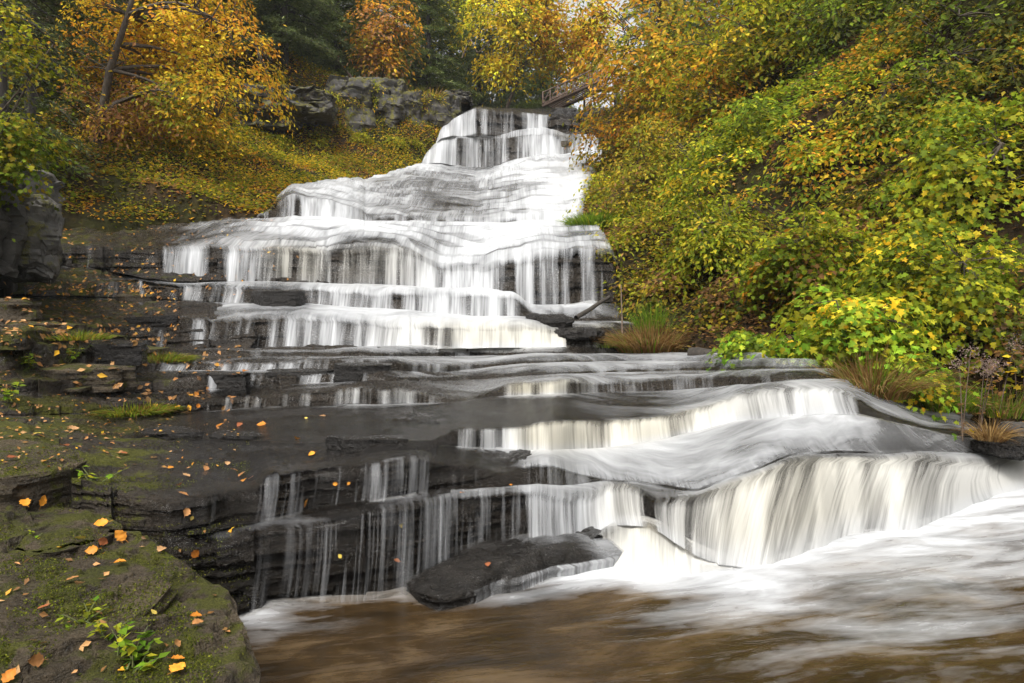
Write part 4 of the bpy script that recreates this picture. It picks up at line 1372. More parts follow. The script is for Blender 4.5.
def conifer_data(rng, h, r0, nb, leaf, pal, bare=.12, droop=.35, tw=13):
    T = Tubes(7)
    T.add(np.stack([np.zeros(8), np.zeros(8), np.linspace(-.3, h, 8)], -1), np.linspace(.022 * h * .6 + .05, .02, 8), 9)
    P, A, Nn = [], [], []
    for i in range(nb):
        t = bare + (1 - bare) * (i + rng.random()) / nb
        z = t * h
        ln = r0 * (1 - t) ** .75 * rng.uniform(.65, 1.12) + .25
        a = rng.random() * 2 * math.pi
        s = np.linspace(0, 1, 8)
        dz = ln * (.12 * s - droop * s ** 2)
        pts = np.stack([np.cos(a) * ln * s, np.sin(a) * ln * s, z + dz], -1)
        T.add(pts, np.linspace(.03, .006, 8) * (ln / 3 + .4), 4)
        side = np.array([-math.sin(a), math.cos(a), 0])
        m = int(tw * ln / 1.2) + 5
        ss = rng.random(m) ** .7
        bp = np.stack([np.interp(ss, s, pts[:, j]) for j in range(3)], -1)
        sg = rng.choice([-1, 1], m)
        tl = (1.05 - ss * .75) * ln * .38 * rng.uniform(.5, 1.1, m)
        dirv = unit(np.array([math.cos(a), math.sin(a), 0]) * .75 + side * sg[:, None] + np.array([0, 0, -.22]) + rng.normal(0, .12, (m, 3)))
        k = np.maximum((tl / (leaf * .42)).astype(int), 2)
        ii = np.repeat(np.arange(m), k)
        u = rng.random(len(ii))
        pp = bp[ii] + dirv[ii] * (tl[ii] * u)[:, None] + rng.normal(0, leaf * .22, (len(ii), 3))
        pp[:, 2] -= .22 * (tl[ii] * u) ** 2
        P.append(pp)
        A.append(dirv[ii] + rng.normal(0, .55, (len(ii), 3)))
        Nn.append(np.array([0, 0, 1.0]) + rng.normal(0, .4, (len(ii), 3)))
    P, A, Nn = map(np.concatenate, (P, A, Nn))
    n = len(P)
    v, f, k = leaves(P, Nn, leaf * rng.uniform(.7, 1.3, n), 'needle', A, rng)
    return T, v, f, np.repeat(pick(pal, n, rng), k, 0)


def conifer(name, label, base, h, r0, nb, leaf, pal, seed, group=None, **kw):
    rng = np.random.default_rng(2000 + seed)
    T, v, f, col = conifer_data(rng, h, r0, nb, leaf, pal, **kw)
    root = empty(name, base)
    T.build('trunk', M_DARKBARK, root)
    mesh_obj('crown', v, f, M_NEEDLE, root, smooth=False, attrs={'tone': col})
    return tag(root, label, 'tree', group)


def copy_tree(src, loc, rz, sc, label):
    r = src.copy()
    COL.objects.link(r)
    r.location = loc
    r.rotation_euler = (0, 0, rz)
    r.scale = (sc,) * 3
    r['label'] = label
    for ch in src.children:
        c = ch.copy()
        COL.objects.link(c)
        c.parent = r
    return r


def on_hill(px, d):
    x = (px - 512) / F * d
    return np.array([x, d, float(hill(x, d))])


# ---- right bank: (kind, label, px, py, d, rx, ry (pixels), depth radius, palette, leaf, clusters, per, leaf kind, base px, base d)
def bank_tree(kind, label, px, py, d, rx, ry, rd, pal, leaf, ncl, per, bpx=None, bd=None, lk='oval', spread=None, seed=0, tr=.05, zones=None, stems=1, cat=None, droop=.25, shell=.5):
    cen = at_d(px, py, d)
    rad = (rx / F * d, rd, ry / F * d)
    b = on_hill(bpx if bpx is not None else px, bd if bd is not None else d + rd * .4)
    spread = spread or .13 * (rad[0] + rad[2]) / 2 + .12
    return broadleaf(kind, label, cat or ('shrub' if kind.endswith('shrub') else 'tree'), b, cen, rad, pal, leaf * (1.0 if d < 13 else 1.1), int(ncl * .78), per * (1.05 if d < 13 else .9), spread, .16, lk, seed, tr, None, shell, droop, zones, stems=stems)


RIGHT = [
    ('maple_tree', 'tall orange brown maple arching toward the footbridge', 660, 40, 25, 85, 110, 2.6, [('orange', 3), ('olive', 4), ('ygreen', 2)], .17, 190, 60, 720, 26, .16),
    ('beech_tree', 'olive and rust tree hanging over the right side of the highest fall', 622, 130, 27, 44, 65, 1.7, [('olive', 5), ('orange', 2), ('brown', 1)], .15, 110, 55, 670, 27, .09),
    ('maple_tree', 'yellow green maple with light feathery leaves in the middle of the bank top', 765, 55, 21, 95, 85, 2.4, [('ygreen', 5), ('olive', 2), ('gold', 1)], .15, 190, 60, 800, 22, .12),
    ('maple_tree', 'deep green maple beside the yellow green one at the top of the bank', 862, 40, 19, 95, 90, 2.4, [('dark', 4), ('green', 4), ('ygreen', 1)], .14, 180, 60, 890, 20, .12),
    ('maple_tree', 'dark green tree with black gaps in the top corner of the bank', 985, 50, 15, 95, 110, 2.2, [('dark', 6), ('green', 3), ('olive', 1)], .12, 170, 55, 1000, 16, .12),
    ('maple_sapling', 'fresh green sapling halfway up the bank under the yellow green maple', 770, 140, 17, 85, 55, 1.7, [('green', 4), ('ygreen', 4)], .12, 150, 60, 800, 18, .07),
    ('maple_sapling', 'sapling with a diagonal band of orange leaves across green ones', 845, 180, 14.5, 95, 65, 1.6, [('orange', 3), ('green', 3), ('gold', 1), ('ygreen', 3)], .11, 170, 60, 880, 15, .07),
    ('maple_sapling', 'sapling with drooping green and yellow leaves near the dark corner', 965, 185, 11.5, 95, 80, 1.6, [('green', 4), ('ygreen', 4), ('gold', 1)], .10, 170, 60, 980, 12.5, .06),
    ('viburnum_shrub', 'dense olive shrub with tiny leaves bordering the long slope of the falls', 655, 190, 19, 66, 75, 1.7, [('ygreen', 3), ('olive', 4), ('brown', 1)], .10, 200, 60, 680, 19.5, .06),
    ('viburnum_shrub', 'yellow green shrub above the dark rock beside the main ledge', 638, 265, 16, 44, 58, 1.3, [('ygreen', 5), ('olive', 2), ('brown', 1)], .09, 130, 55, 650, 16.4, .05),
    ('viburnum_shrub', 'broad yellow green shrub over the shaded hollow behind the tussock', 715, 235, 13.5, 62, 62, 1.4, [('ygreen', 5), ('green', 2), ('olive', 2)], .09, 170, 55, 730, 14, .05),
    ('viburnum_shrub', 'leafy shrub with lime and orange leaves in the centre of the bank', 805, 262, 11, 62, 55, 1.3, [('ygreen', 5), ('green', 3), ('orange', 1), ('brown', 1)], .085, 150, 55, 815, 11.5, .05),
    ('viburnum_shrub', 'leafy yellow green shrub leaning over the dead weeds', 940, 275, 9.2, 82, 60, 1.2, [('green', 3), ('ygreen', 5), ('gold', 1)], .08, 150, 50, 960, 9.8, .04),
    ('maple_sapling', 'bright lime maple sapling bending over the water above the straw grass', 848, 322, 8.2, 62, 42, .8, [('bright', 6), ('ygreen', 2), ('gold', 1)], .085, 90, 42, 868, 8.6, .02),
    ('low_shrub', 'small bright green shrub hanging over the dark shore log', 770, 348, 9.6, 48, 22, .6, [('bright', 4), ('green', 2)], .08, 46, 40, 785, 9.9, .014),
    ('low_shrub', 'small green and yellow shrub rooted in the straw grass at the shore', 902, 372, 7.6, 32, 26, .4, [('bright', 4), ('gold', 1)], .07, 40, 36, 905, 7.8, .012),
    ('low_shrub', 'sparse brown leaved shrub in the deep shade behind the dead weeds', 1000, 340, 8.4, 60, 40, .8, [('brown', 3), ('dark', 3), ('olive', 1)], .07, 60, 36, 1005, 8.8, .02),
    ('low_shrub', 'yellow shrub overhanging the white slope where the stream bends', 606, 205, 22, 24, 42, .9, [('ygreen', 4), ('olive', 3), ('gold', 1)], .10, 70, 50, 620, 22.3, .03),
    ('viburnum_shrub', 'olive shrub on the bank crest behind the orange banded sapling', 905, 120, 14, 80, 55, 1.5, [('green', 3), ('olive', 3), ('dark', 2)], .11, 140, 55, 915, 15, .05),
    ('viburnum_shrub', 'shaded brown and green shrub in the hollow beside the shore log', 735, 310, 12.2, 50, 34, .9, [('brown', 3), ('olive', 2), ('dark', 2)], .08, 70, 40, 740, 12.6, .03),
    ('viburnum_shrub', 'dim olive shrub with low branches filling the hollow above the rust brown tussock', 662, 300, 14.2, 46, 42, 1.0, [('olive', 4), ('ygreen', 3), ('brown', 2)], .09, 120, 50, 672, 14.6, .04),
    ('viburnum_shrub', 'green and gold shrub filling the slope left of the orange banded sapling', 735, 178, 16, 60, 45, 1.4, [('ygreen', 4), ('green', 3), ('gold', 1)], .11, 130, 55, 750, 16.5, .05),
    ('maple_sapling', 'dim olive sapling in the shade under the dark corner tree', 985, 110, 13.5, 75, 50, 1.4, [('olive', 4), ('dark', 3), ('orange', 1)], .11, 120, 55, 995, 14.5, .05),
    ('maple_sapling', 'small orange leaved sapling under the deep green maple', 880, 95, 16.5, 70, 45, 1.4, [('orange', 2), ('olive', 4), ('green', 2)], .12, 120, 55, 890, 17.2, .05),
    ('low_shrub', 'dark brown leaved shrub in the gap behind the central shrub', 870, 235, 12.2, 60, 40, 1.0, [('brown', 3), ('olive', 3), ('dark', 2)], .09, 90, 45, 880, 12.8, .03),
    ('maple_tree', 'orange tinged maple between the footbridge tree and the lime maple', 705, 110, 22, 55, 60, 1.8, [('orange', 3), ('olive', 3), ('ygreen', 3)], .14, 120, 55, 730, 22.5, .09),
]
for i, (kind, lab, px, py, d, rx, ry, rd, pal, leaf, ncl, per, bpx, bd, tr) in enumerate(RIGHT):
    near = d < 13
    bank_tree(kind, lab, px, py, d, rx, ry, rd, pal, leaf, ncl, per, bpx, bd, 'maple' if near else 'oval', seed=i, tr=tr, stems=3 if 'shrub' in kind else 1)

# ---- left side
base = on_hill(96, 21.5)
tp = [base + (0, 0, -.2)] + [at_d(px, py, d) for px, py, d in [(97, 150, 21.5), (103, 110, 21.5), (110, 70, 21.4), (118, 45, 21.3), (128, 15, 21.2), (140, -30, 21.2)]]
cen = at_d(168, 62, 21.6)
broadleaf('maple_tree', 'big orange and gold maple with a leaning trunk on the leafy bank', 'tree', base, cen, (112 / F * 21.6, 2.6, 118 / F * 21.6), [('orange', 5), ('gold', 5), ('olive', 1)], .135, 270, 58, .36, .28, 'oval', 50, .17,
          zones=[(.05, -.2, .33, 'gold', .7), (.05, -.45, .3, 'ygreen', .75), (-.5, -.55, .4, 'tan', .8), (.2, -.75, .3, 'olive', .5)], trunk_pts=tp)
base = on_hill(118, 22)
broadleaf('maple_sapling', 'young tan leaved sapling behind the leaning maple trunk', 'tree', base, at_d(120, 118, 22.2), (55 / F * 22, 1.3, 38 / F * 22), [('tan', 5), ('gold', 2), ('olive', 1)], .13, 70, 50, .3, .3, 'oval', 51, .07)
base = on_hill(215, 25)
broadleaf('maple_sapling', 'low gold and green sapling at the foot of the big orange maple', 'tree', base, at_d(200, 138, 24), (62 / F * 24, 1.3, 36 / F * 24), [('gold', 4), ('ygreen', 3), ('orange', 2)], .13, 90, 50, .32, .3, 'oval', 52, .06)
conifer('hemlock_tree', 'grey green drooping hemlock behind the outcrop near the orange maple', on_hill(40, 18.5), 14, 1.9, 200, .15, [('hem', 1)], 1, droop=.5, bare=.03, tw=18)
conifer('hemlock_tree', 'dark hemlock with a bare lower trunk rising behind the outcrop', on_hill(8, 13.2), 12, 1.5, 90, .13, [('hem', 1)], 2, droop=.5, bare=.33, tw=16)
broadleaf('low_shrub', 'green leafy shrub trailing over the top of the grey outcrop', 'shrub', at_d(-10, 175, 11.4), at_d(14, 150, 10.8), (46 / F * 10.8, .6, 34 / F * 10.8), [('green', 3), ('ygreen', 5), ('olive', 2)], .08, 60, 36, .2, .35, 'maple', 53, .02, stems=3)
broadleaf('low_shrub', 'green branch of broad leaves reaching in above the outcrop', 'shrub', on_hill(-60, 10.5), at_d(6, 60, 9.8), (40 / F * 9.8, .9, 62 / F * 9.8), [('ygreen', 4), ('olive', 3), ('dark', 2)], .062, 34, 34, .22, .35, 'maple', 54, .03, stems=2)
# conifers up the valley
h1 = conifer('hemlock_tree', 'hemlock standing above the overhanging rock', on_hill(288, 33.5), 13, 3.0, 230, .26, [('hem', 1)], 3, 'conifers above the falls', droop=.45, bare=.03, tw=20)
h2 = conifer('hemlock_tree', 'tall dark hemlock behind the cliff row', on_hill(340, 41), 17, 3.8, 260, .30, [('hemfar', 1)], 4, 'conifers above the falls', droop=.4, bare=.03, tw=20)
spots = [(h1, 248, 37, .5, 1.1, 'hemlock half hidden by the right edge of the orange maple'), (h2, 430, 46, 1.3, 1.0, 'dark hemlock between the rust beech and the golden maple'), (h2, 480, 50, 2.2, 1.0, 'dark hemlock directly behind the highest fall'),
         (h1, 398, 50, 3.1, 1.4, 'hemlock rising behind the rust coloured beech'), (h2, 542, 54, 4.0, 1.0, 'shaded hemlock under the golden maple beside the footbridge'), (h2, 300, 46, 5.0, 1.1, 'dim hemlock far back between the two nearer hemlocks'),
         (h1, 200, 34, 1.0, 1.25, 'hemlock filling the gap behind the orange maple crown'), (h2, 130, 30, 2.0, .95, 'hemlock standing behind the leaning maple trunk'), (h1, 452, 60, .2, 1.5, 'hazy hemlock farthest back in the valley'),
         (h2, 365, 60, 1.2, 1.25, 'hazy tall hemlock far behind the rust beech'), (h2, 515, 64, 2.6, 1.2, 'hazy hemlock far behind the golden maple'), (h1, 30, 23, 4.4, 1.15, 'dark hemlock deep in the shade behind the drooping one'),
         (h2, 660, 44, .9, .9, 'hemlock hidden deep behind the arching orange maple'), (h2, 790, 34, 1.9, .85, 'hemlock deep in shade behind the yellow green maple'), (h1, 930, 26, 2.7, .9, 'hemlock deep in shade behind the dark green corner tree'),
         (h2, 270, 58, 3.3, 1.3, 'far hemlock seen over the overhanging rock'), (h1, 415, 70, 4.1, 1.9, 'farthest pale hemlock above the cliff row'), (h2, 470, 78, 5.1, 1.5, 'pale hemlock in the haze between the beech and the golden maple'),
         (h2, 545, 76, .6, 1.5, 'pale hemlock in the haze behind the orange maple'), (h1, 340, 74, 2.9, 2.0, 'pale hemlock in the haze left of the rust beech'), (h2, 225, 48, 1.7, 1.2, 'hemlock farther back behind the orange maple crown'),
         (h1, 505, 58, 5.6, 1.5, 'hemlock close behind the golden maple trunk'), (h2, 700, 52, 3.9, 1.1, 'hemlock far up the bank behind the orange tinged maple')]
for src, px, d, rz, sc, lab in spots:
    copy_tree(src, on_hill(px, d), rz, sc, lab)
broadleaf('beech_tree', 'slim rust and olive beech standing on top of the cliff', 'tree', on_hill(392, 39), at_d(384, 36, 39), (34 / F * 39, 1.8, 46 / F * 39), [('orange', 3), ('olive', 3), ('tan', 2)], .22, 90, 46, .45, .3, 'oval', 60, .12)
broadleaf('maple_tree', 'glowing golden yellow maple above the lip of the highest fall', 'tree', on_hill(500, 47), at_d(520, 26, 46), (58 / F * 46, 2.8, 56 / F * 46), [('glow', 7), ('ygreen', 3), ('gold', 1)], .26, 170, 56, .6, .28, 'oval', 61, .2,
          zones=[(.75, -.1, .5, 'orange', .7), (-.3, -.75, .3, 'glow', .8)])
broadleaf('pale_fill_tree', 'pale lime tree added to brighten the dark conifers behind the falls', 'tree', on_hill(445, 58), at_d(438, 12, 57), (36 / F * 57, 2.2, 46 / F * 57), [('ygreen', 5), ('glow', 2), ('green', 2)], .26, 110, 50, .6, .28, 'oval', 63, .15)  # added tree, its pale leaves lighten the dark gap between the conifers
broadleaf('maple_tree', 'orange maple with thin foliage above the footbridge', 'tree', on_hill(590, 50), at_d(582, 42, 48), (40 / F * 48, 1.8, 44 / F * 48), [('orange', 3), ('glow', 4), ('olive', 1)], .26, 130, 50, .5, .3, 'oval', 62, .12)

# ---- fallen log, sticks
def stick(name, label, pts, r0, r1, mat=None, cat='log', seed=0, n=12):
    rng = np.random.default_rng(seed)
    p = np.array([at_d(*q) for q in pts])
    t = np.linspace(0, len(p) - 1, 12)
    q = np.stack([np.interp(t, np.arange(len(p)), p[:, j]) for j in range(3)], -1) + rng.normal(0, r0 * .08, (12, 3))
    T = Tubes(n)
    T.add(q, np.linspace(r0, r1, 12) * (1 + rng.normal(0, .06, 12)))
    c = q[0]
    o = T.build(name, mat or M_DARKBARK, loc=c)
    return tag(o, label, cat)


stick('fallen_log', 'dark log leaning from the rocks up to the shaded bank', [(576, 318, 13.0), (592, 308, 13.4), (609, 297, 13.8)], .05, .035, seed=1)
stick('fallen_log', 'long dark log lying along the shore behind the rapids', [(690, 354, 11.2), (745, 358, 10.6), (830, 366, 9.6)], .11, .09, seed=2)
tag(boulder('rock', at_d(558, 322, 12.75), (.30, .16, .14), M_SLAB, 46, -.35, 18, 2.2, .2, 0, -1, .2), 'black wedge shaped rock pointing at the foot of the leaning log', 'rock')
stick('dead_branch', 'bare grey branch leaning across the conifers above the overhang', [(352, 78, 36), (330, 52, 35.5), (312, 30, 35)], .06, .03, M_WOOD, 'branch', 4)
stick('dead_branch', 'pale crooked bare branch in front of the dark conifers', [(462, 58, 44), (470, 38, 44), (478, 54, 43.6), (492, 38, 43.5)], .05, .02, M_WOOD, 'branch', 5)
stick('dead_sapling', 'thin dead stem standing beside the leaning log', [(622, 345, 12.6), (622, 318, 12.7), (621, 285, 12.8)], .018, .010, M_DEAD, 'plant', 6)

# ---- footbridge
def beam(T, a, b, w):
    T.add(np.array([a, (np.asarray(a) + b) / 2, b]), w, 4)


br = empty('footbridge', at_d(548, 112, 42))
A0, B0 = at_d(553, 111, 42.5), at_d(606, 88, 40.5)
side = unit(np.cross(B0 - A0, [0, 0, 1.0])) * 1.2
T = Tubes(4)
for s in (0, 1):
    beam(T, A0 + side * s, B0 + side * s, .11)
for t in np.linspace(.02, .98, 26):
    beam(T, A0 + (B0 - A0) * t - side * .1 + (0, 0, .12), A0 + (B0 - A0) * t + side * 1.1 + (0, 0, .12), .05)
ob = T.build('deck', M_WOOD, br)
ob.location = -Vector(br.location)
for s in (0, 1):
    T = Tubes(4)
    o_ = side * s
    for hgt, w in ((.10, .035), (.45, .03), (.80, .045)):
        beam(T, A0 + o_ + (0, 0, hgt), B0 + o_ + (0, 0, hgt), w)
    tt = np.linspace(0, 1, 8)
    for j, t in enumerate(tt):
        q = A0 + (B0 - A0) * t + o_
        beam(T, q, q + (0, 0, .85), .045)
        if j:
            q0 = A0 + (B0 - A0) * tt[j - 1] + o_
            beam(T, q0 + (0, 0, .12), q + (0, 0, .78), .03)
    ob = T.build('railing', M_WOOD, br)
    ob.location = -Vector(br.location)
tag(br, 'weathered wooden footbridge with braced railings above the highest fall', 'footbridge')


# ------------------------------------------------------------------ grasses and small plants
def tussock(name, label, base, r, h, n, pal, seed, cat='grass tuft', lean=.6, w=1.0, group=None):
    rng = np.random.default_rng(3000 + seed)
    a = rng.random(n) * 2 * math.pi
    rr = np.sqrt(rng.random(n)) * r
    pos = np.asarray(base) + np.stack([np.cos(a) * rr, np.sin(a) * rr, np.zeros(n)], -1)
    ln = h * rng.uniform(.45, 1.1, n)
    out = np.stack([np.cos(a), np.sin(a), np.zeros(n)], -1)
    tilt = lean * (rr / r) + rng.normal(0, .18, n)
    d0 = unit(np.array([0, 0, 1.0]) + out * np.clip(tilt * .5, -.3, 1)[:, None] + rng.normal(0, .1, (n, 3)))
    seg = 5
    s = np.linspace(0, 1, seg)
    sidev = unit(np.cross(d0, np.array([0, 0, 1.0]) + rng.normal(0, .3, (n, 3))))
    V = []
    for j in range(seg):
        c = pos + d0 * (ln * s[j])[:, None] + out * (tilt * ln * .7 * s[j] ** 2)[:, None] - np.array([0, 0, 1.0]) * (np.abs(tilt) * ln * .55 * s[j] ** 2.2)[:, None]
        wd = (.0045 * w * (1 - s[j] * .85) * (1 + h))
        V += [c - sidev * wd, c + sidev * wd]
    V = np.stack(V, 1)
    k = 2 * seg
    f = np.array([[2 * j, 2 * j + 1, 2 * j + 3, 2 * j + 2] for j in range(seg - 1)])
    Fc = (np.arange(n) * k)[:, None, None] + f[None]
    col = np.repeat(pick(pal, n, rng), k, 0)
    o = mesh_obj(name, V.reshape(-1, 3), Fc.reshape(-1, 4), M_LEAF, attrs={'tone': col}, loc=tuple(base), smooth=False)
    return tag(o, label, cat, group)


PAL['straw'] = [(.30, .19, .07), (.22, .12, .04), (.38, .26, .10), (.16, .08, .03)]
PAL['grass'] = [(.10, .20, .015), (.17, .28, .02), (.24, .32, .03), (.07, .13, .012)]
PAL['mossy'] = [(.11, .14, .015), (.18, .20, .02), (.25, .26, .03), (.07, .09, .012)]


def shore(px, py):
    """first surface of bed, rock or hill along that bearing"""
    p, n = surface(px, py)
    for d in np.arange(3, 60, .05):
        q = at_d(px, py, d)
        if q[2] < float(hill(q[0], q[1])):
            if p is None or d < p.y:
                return q
            break
    return np.array(p) if p is not None else at_d(px, py, 20)


tussock('grass_tussock', 'big tussock of rust brown and green grass on the shore beside the curtain', shore(652, 352), .62, .6, 2600, [('straw', 6), ('brown', 2), ('grass', 1)], 1, lean=.8, w=1.5)
tussock('grass_tussock', 'upright bright green grass growing through the rust brown tussock', shore(655, 340) + (0, .2, 0), .25, .75, 420, [('grass', 1)], 2, lean=.4, w=1.3)
tussock('grass_tussock', 'drooping straw coloured grass under the lime maple sapling at the shore', shore(872, 396), .40, .6, 1500, [('straw', 4), ('grass', 1)], 3, lean=.9)
tussock('grass_tussock', 'straw and green grass hanging beside the end of the cream fall', shore(905, 402), .30, .5, 500, [('straw', 2), ('grass', 2)], 4, lean=.9)
tussock('grass_tussock', 'lush green grass bank behind the small side trickle', shore(940, 408), .42, .36, 900, [('grass', 3), ('straw', 1)], 5, lean=.8)
tussock('grass_tussock', 'rusty dead grass tuft drooping over the water beside the dark low rock', shore(990, 440), .14, .28, 260, [('straw', 1)], 6, lean=1.0)
tussock('grass_tussock', 'green and straw grass behind the pale shore rock', shore(1000, 415), .35, .4, 500, [('grass', 2), ('straw', 2)], 7, lean=.8)
tussock('grass_tussock', 'vivid green grass patch above the right end of the main ledge', shore(590, 238) + (.25, .3, .25), .8, .5, 2200, [('grass', 4), ('bright', 2)], 8, lean=.6, w=2)
tussock('grass_tussock', 'low green grass fringe at the foot of the dark rock by the tussock', shore(612, 347), .4, .14, 500, [('grass', 2), ('mossy', 2)], 9, lean=.6)
for i, (px, py, r, h, n, lab) in enumerate([(128, 413, .42, .13, 2600, 'thick yellow green cushion of moss on the flat ledge beside the still pool'), (155, 362, .40, .16, 1300, 'tuft of bright moss at the end of the mossy ledge beside the sills'),
                                            (70, 340, .35, .14, 500, 'thin moss tuft on the shaded block stack')]):
    o = tussock('moss_cushion', lab, shore(px, py) + (0, .1, 0), r, h, n, [('mossy', 4), ('grass', 1), ('olive', 1), ('brown', 1)], 20 + i, 'moss', lean=1.1, w=1.4)
for i, (px, py, lab) in enumerate([(415, 101, 'orange brown fern clump on top of the square dark cliff block'), (432, 97, 'straw coloured fern clump near the waterfall end of the cliff top'), (396, 92, 'small yellow fern clump on the pale cliff block')]):
    d = 34.6
    tussock('fern_clump', lab, at_d(px, py + 8, d), .7, .9, 260, [('straw', 3), ('olive', 3), ('gold', 1)], 30 + i, 'fern', lean=.9, w=3)
for i, (px, py, d, rx, ry, lab) in enumerate([(330, 138, 32, 20, 9, 'low lime shrub under the shrub covered cliff block'), (358, 141, 32, 16, 9, 'second low lime shrub at the cliff foot nearer the falls'), (318, 150, 31, 13, 7, 'small green shrub on the grassy slope below the lime shrubs'),
                                              (345, 112, 32.6, 22, 20, 'olive shrub growing on the face of the cliff'), (402, 142, 32.4, 22, 6, 'yellow green mat of leaves along the foot of the cliff row'), (281, 141, 30, 14, 8, 'green shrub at the edge of the black hollow'), (372, 90, 33.2, 16, 14, 'yellow green shrub on the shoulder of the tall pale block'), (330, 105, 32, 16, 24, 'rusty shrub draped beside the overhanging rock'), (425, 100, 34, 18, 8, 'low rusty shrub mixed with the cliff top ferns')]):
    broadleaf('low_shrub', lab, 'shrub', on_hill(px, d), at_d(px, py, d), (rx / F * d, .6, ry / F * d), [('ygreen', 5), ('gold', 1), ('olive', 2)] if i not in (3, 7, 8) else [('olive', 4), ('ygreen', 2), ('brown', 1)], .12, 26, 34, .22, .35, 'oval', 80 + i, .02, stems=2)


# seedlings and weeds
def weed(name, label, base, h, nst, leafl, pal, seed, cat='plant', heads=False, lean=.25, nl=9):
    rng = np.random.default_rng(4000 + seed)
    base = np.asarray(base, float)
    root = empty(name, base)
    T = Tubes(5)
    P, A, Nn = [], [], []
    hp = []
    for s in range(nst):
        d = np.array([rng.normal(0, lean), rng.normal(0, lean), 1.0])
        t = np.linspace(0, 1, 7)[:, None]
        hh = h * rng.uniform(.7, 1.05)
        pts = rng.normal(0, .02, 3) * (s > 0) + d * hh * t + np.array([d[0], d[1], 0]) * (t ** 2) * hh * .3
        T.add(pts, np.linspace(.004, .0015, 7) * (1 + h), 5)
        for j in range(nl):
            u = rng.uniform(.2, 1.0)
            p = np.array([np.interp(u, t[:, 0], pts[:, q]) for q in range(3)])
            a = rng.random() * 6.28
            ax = np.array([math.cos(a), math.sin(a), rng.uniform(-.5, .3)])
            P.append(p + ax * leafl * .5)
            A.append(ax)
            Nn.append([0, 0, 1] + rng.normal(0, .3, 3))
        hp.append(pts[-1])
    T.build('stem', M_DEAD if heads else M_LEAF_STEM, root)
    P, A, Nn = map(np.array, (P, A, Nn))
    v, f, k = leaves(P, Nn, leafl * rng.uniform(.7, 1.2, len(P)), 'oval', A, rng)
    mesh_obj('foliage', v, f, M_LEAF, root, smooth=False, attrs={'tone': np.repeat(pick(pal, len(P), rng), k, 0)})
    if heads:
        for p in hp:
            n = 130
            q = p + rng.normal(0, 1, (n, 3)) * (.055, .055, .035)
            v, f, k = leaves(q, rng.normal(size=(n, 3)), .02, 'oval', None, rng)
            mesh_obj('seed_clumps', v, f, M_LEAF, root, smooth=False, attrs={'tone': np.repeat(np.clip(np.array([[.28, .2, .17]]) * (1 + rng.normal(0, .3, (n, 1))), .03, .6), k, 0)})
    return tag(root, label, cat)


M_LEAF_STEM = bark_mat('green_stem', (.05, .07, .02), (.13, .14, .04))
weed('seedling', 'spindly green seedling with a leafy tip at the end of the mossy ledge', shore(118, 655), .17, 1, .05, [('bright', 1)], 1, nl=9, lean=.25)
weed('seedling', 'bushy bright green seedling low on the mossy ledge', shore(135, 668), .10, 7, .045, [('bright', 3), ('grass', 2)], 2, nl=9, lean=.45)
weed('seedling', 'pale grassy seedling beside the flat grey stone', shore(86, 622), .06, 5, .04, [('ygreen', 2), ('bright', 2)], 3, nl=5, lean=.7)
weed('seedling', 'small green seedling at the foot of the leafy tipped one', shore(108, 640), .07, 4, .035, [('bright', 2), ('ygreen', 1)], 4, nl=7, lean=.5)
weed('seedling', 'tiny green sprig on the bare part of the mossy ledge', shore(32, 535), .04, 3, .03, [('bright', 1)], 5, nl=5, lean=.5)
weed('seedling', 'yellow green sprig hanging over the black rock wall', shore(95, 480) + (0, -.03, 0), .10, 3, .05, [('bright', 1)], 6, nl=6, lean=.6)
weed('seedling', 'green weeds growing on the shaded mossy blocks', shore(28, 372), .22, 6, .07, [('bright', 2), ('green', 2)], 7, nl=8, lean=.5)
weed('seedling', 'green sprouts between the mossy blocks and the wet ledges', shore(68, 362), .2, 5, .06, [('bright', 2), ('green', 2)], 8, nl=7, lean=.5)
weed('seedling', 'leafy green weed at the shaded bottom of the mossy blocks', shore(8, 402), .18, 5, .06, [('bright', 2), ('green', 2)], 9, nl=7, lean=.5)
weed('dead_weed', 'tall dead weed with pale fluffy seed heads nearest the lime sapling', shore(962, 440), 1.05, 2, .06, [('brown', 3), ('straw', 2)], 11, heads=True, nl=14, lean=.06)
weed('dead_weed', 'tall weed with yellow leaves and a dry seed head beside the pale rock', shore(995, 435), 1.0, 2, .10, [('gold', 5), ('ygreen', 2), ('brown', 1)], 12, heads=True, nl=14, lean=.06)
weed('dead_weed', 'dead brown weed with ragged seed heads behind the yellow leaved weed', shore(978, 436), .85, 3, .06, [('brown', 3), ('straw', 1)], 13, heads=True, nl=12, lean=.12)
weed('dead_weed', 'thin dead weed at the very end of the shore with grey seed heads', shore(1018, 420), .9, 2, .06, [('brown', 2), ('gold', 2)], 14, heads=True, nl=10, lean=.08)


# ------------------------------------------------------------------ ground cover and litter (nobody could count them)
def cover(name, label, n, fx, pal, size, seed, kind='oval', flat=.35, hmax=.15, gap=.38):
    rng = np.random.default_rng(5000 + seed)
    x, y, keep = fx(rng, n)
    x, y = x[keep], y[keep]
    z = hill(x, y) + rng.random(len(x)) ** 2 * hmax + .02
    P = np.stack([x, y, z], -1)
    g = vnoise(x * .8, y * .8, 0, seed) + rng.normal(0, .1, len(x))
    P = P[g > gap]
    m = len(P)
    cl = np.clip(((vnoise(P[:, 0] * .55, P[:, 1] * .55, 0, seed + 3) + rng.normal(0, .16, m)) * len(pal)).astype(int), 0, len(pal) - 1)
    v, f, k = leaves(P, np.array([0, 0, 1.0]) + rng.normal(0, flat, (m, 3)), size * rng.uniform(.6, 1.3, m), kind, None, rng)
    o = mesh_obj(name, v, f, M_LEAF, smooth=False, attrs={'tone': np.repeat(pick(pal, m, rng, cl), k, 0)})
    return tag(o, label, kind='stuff')


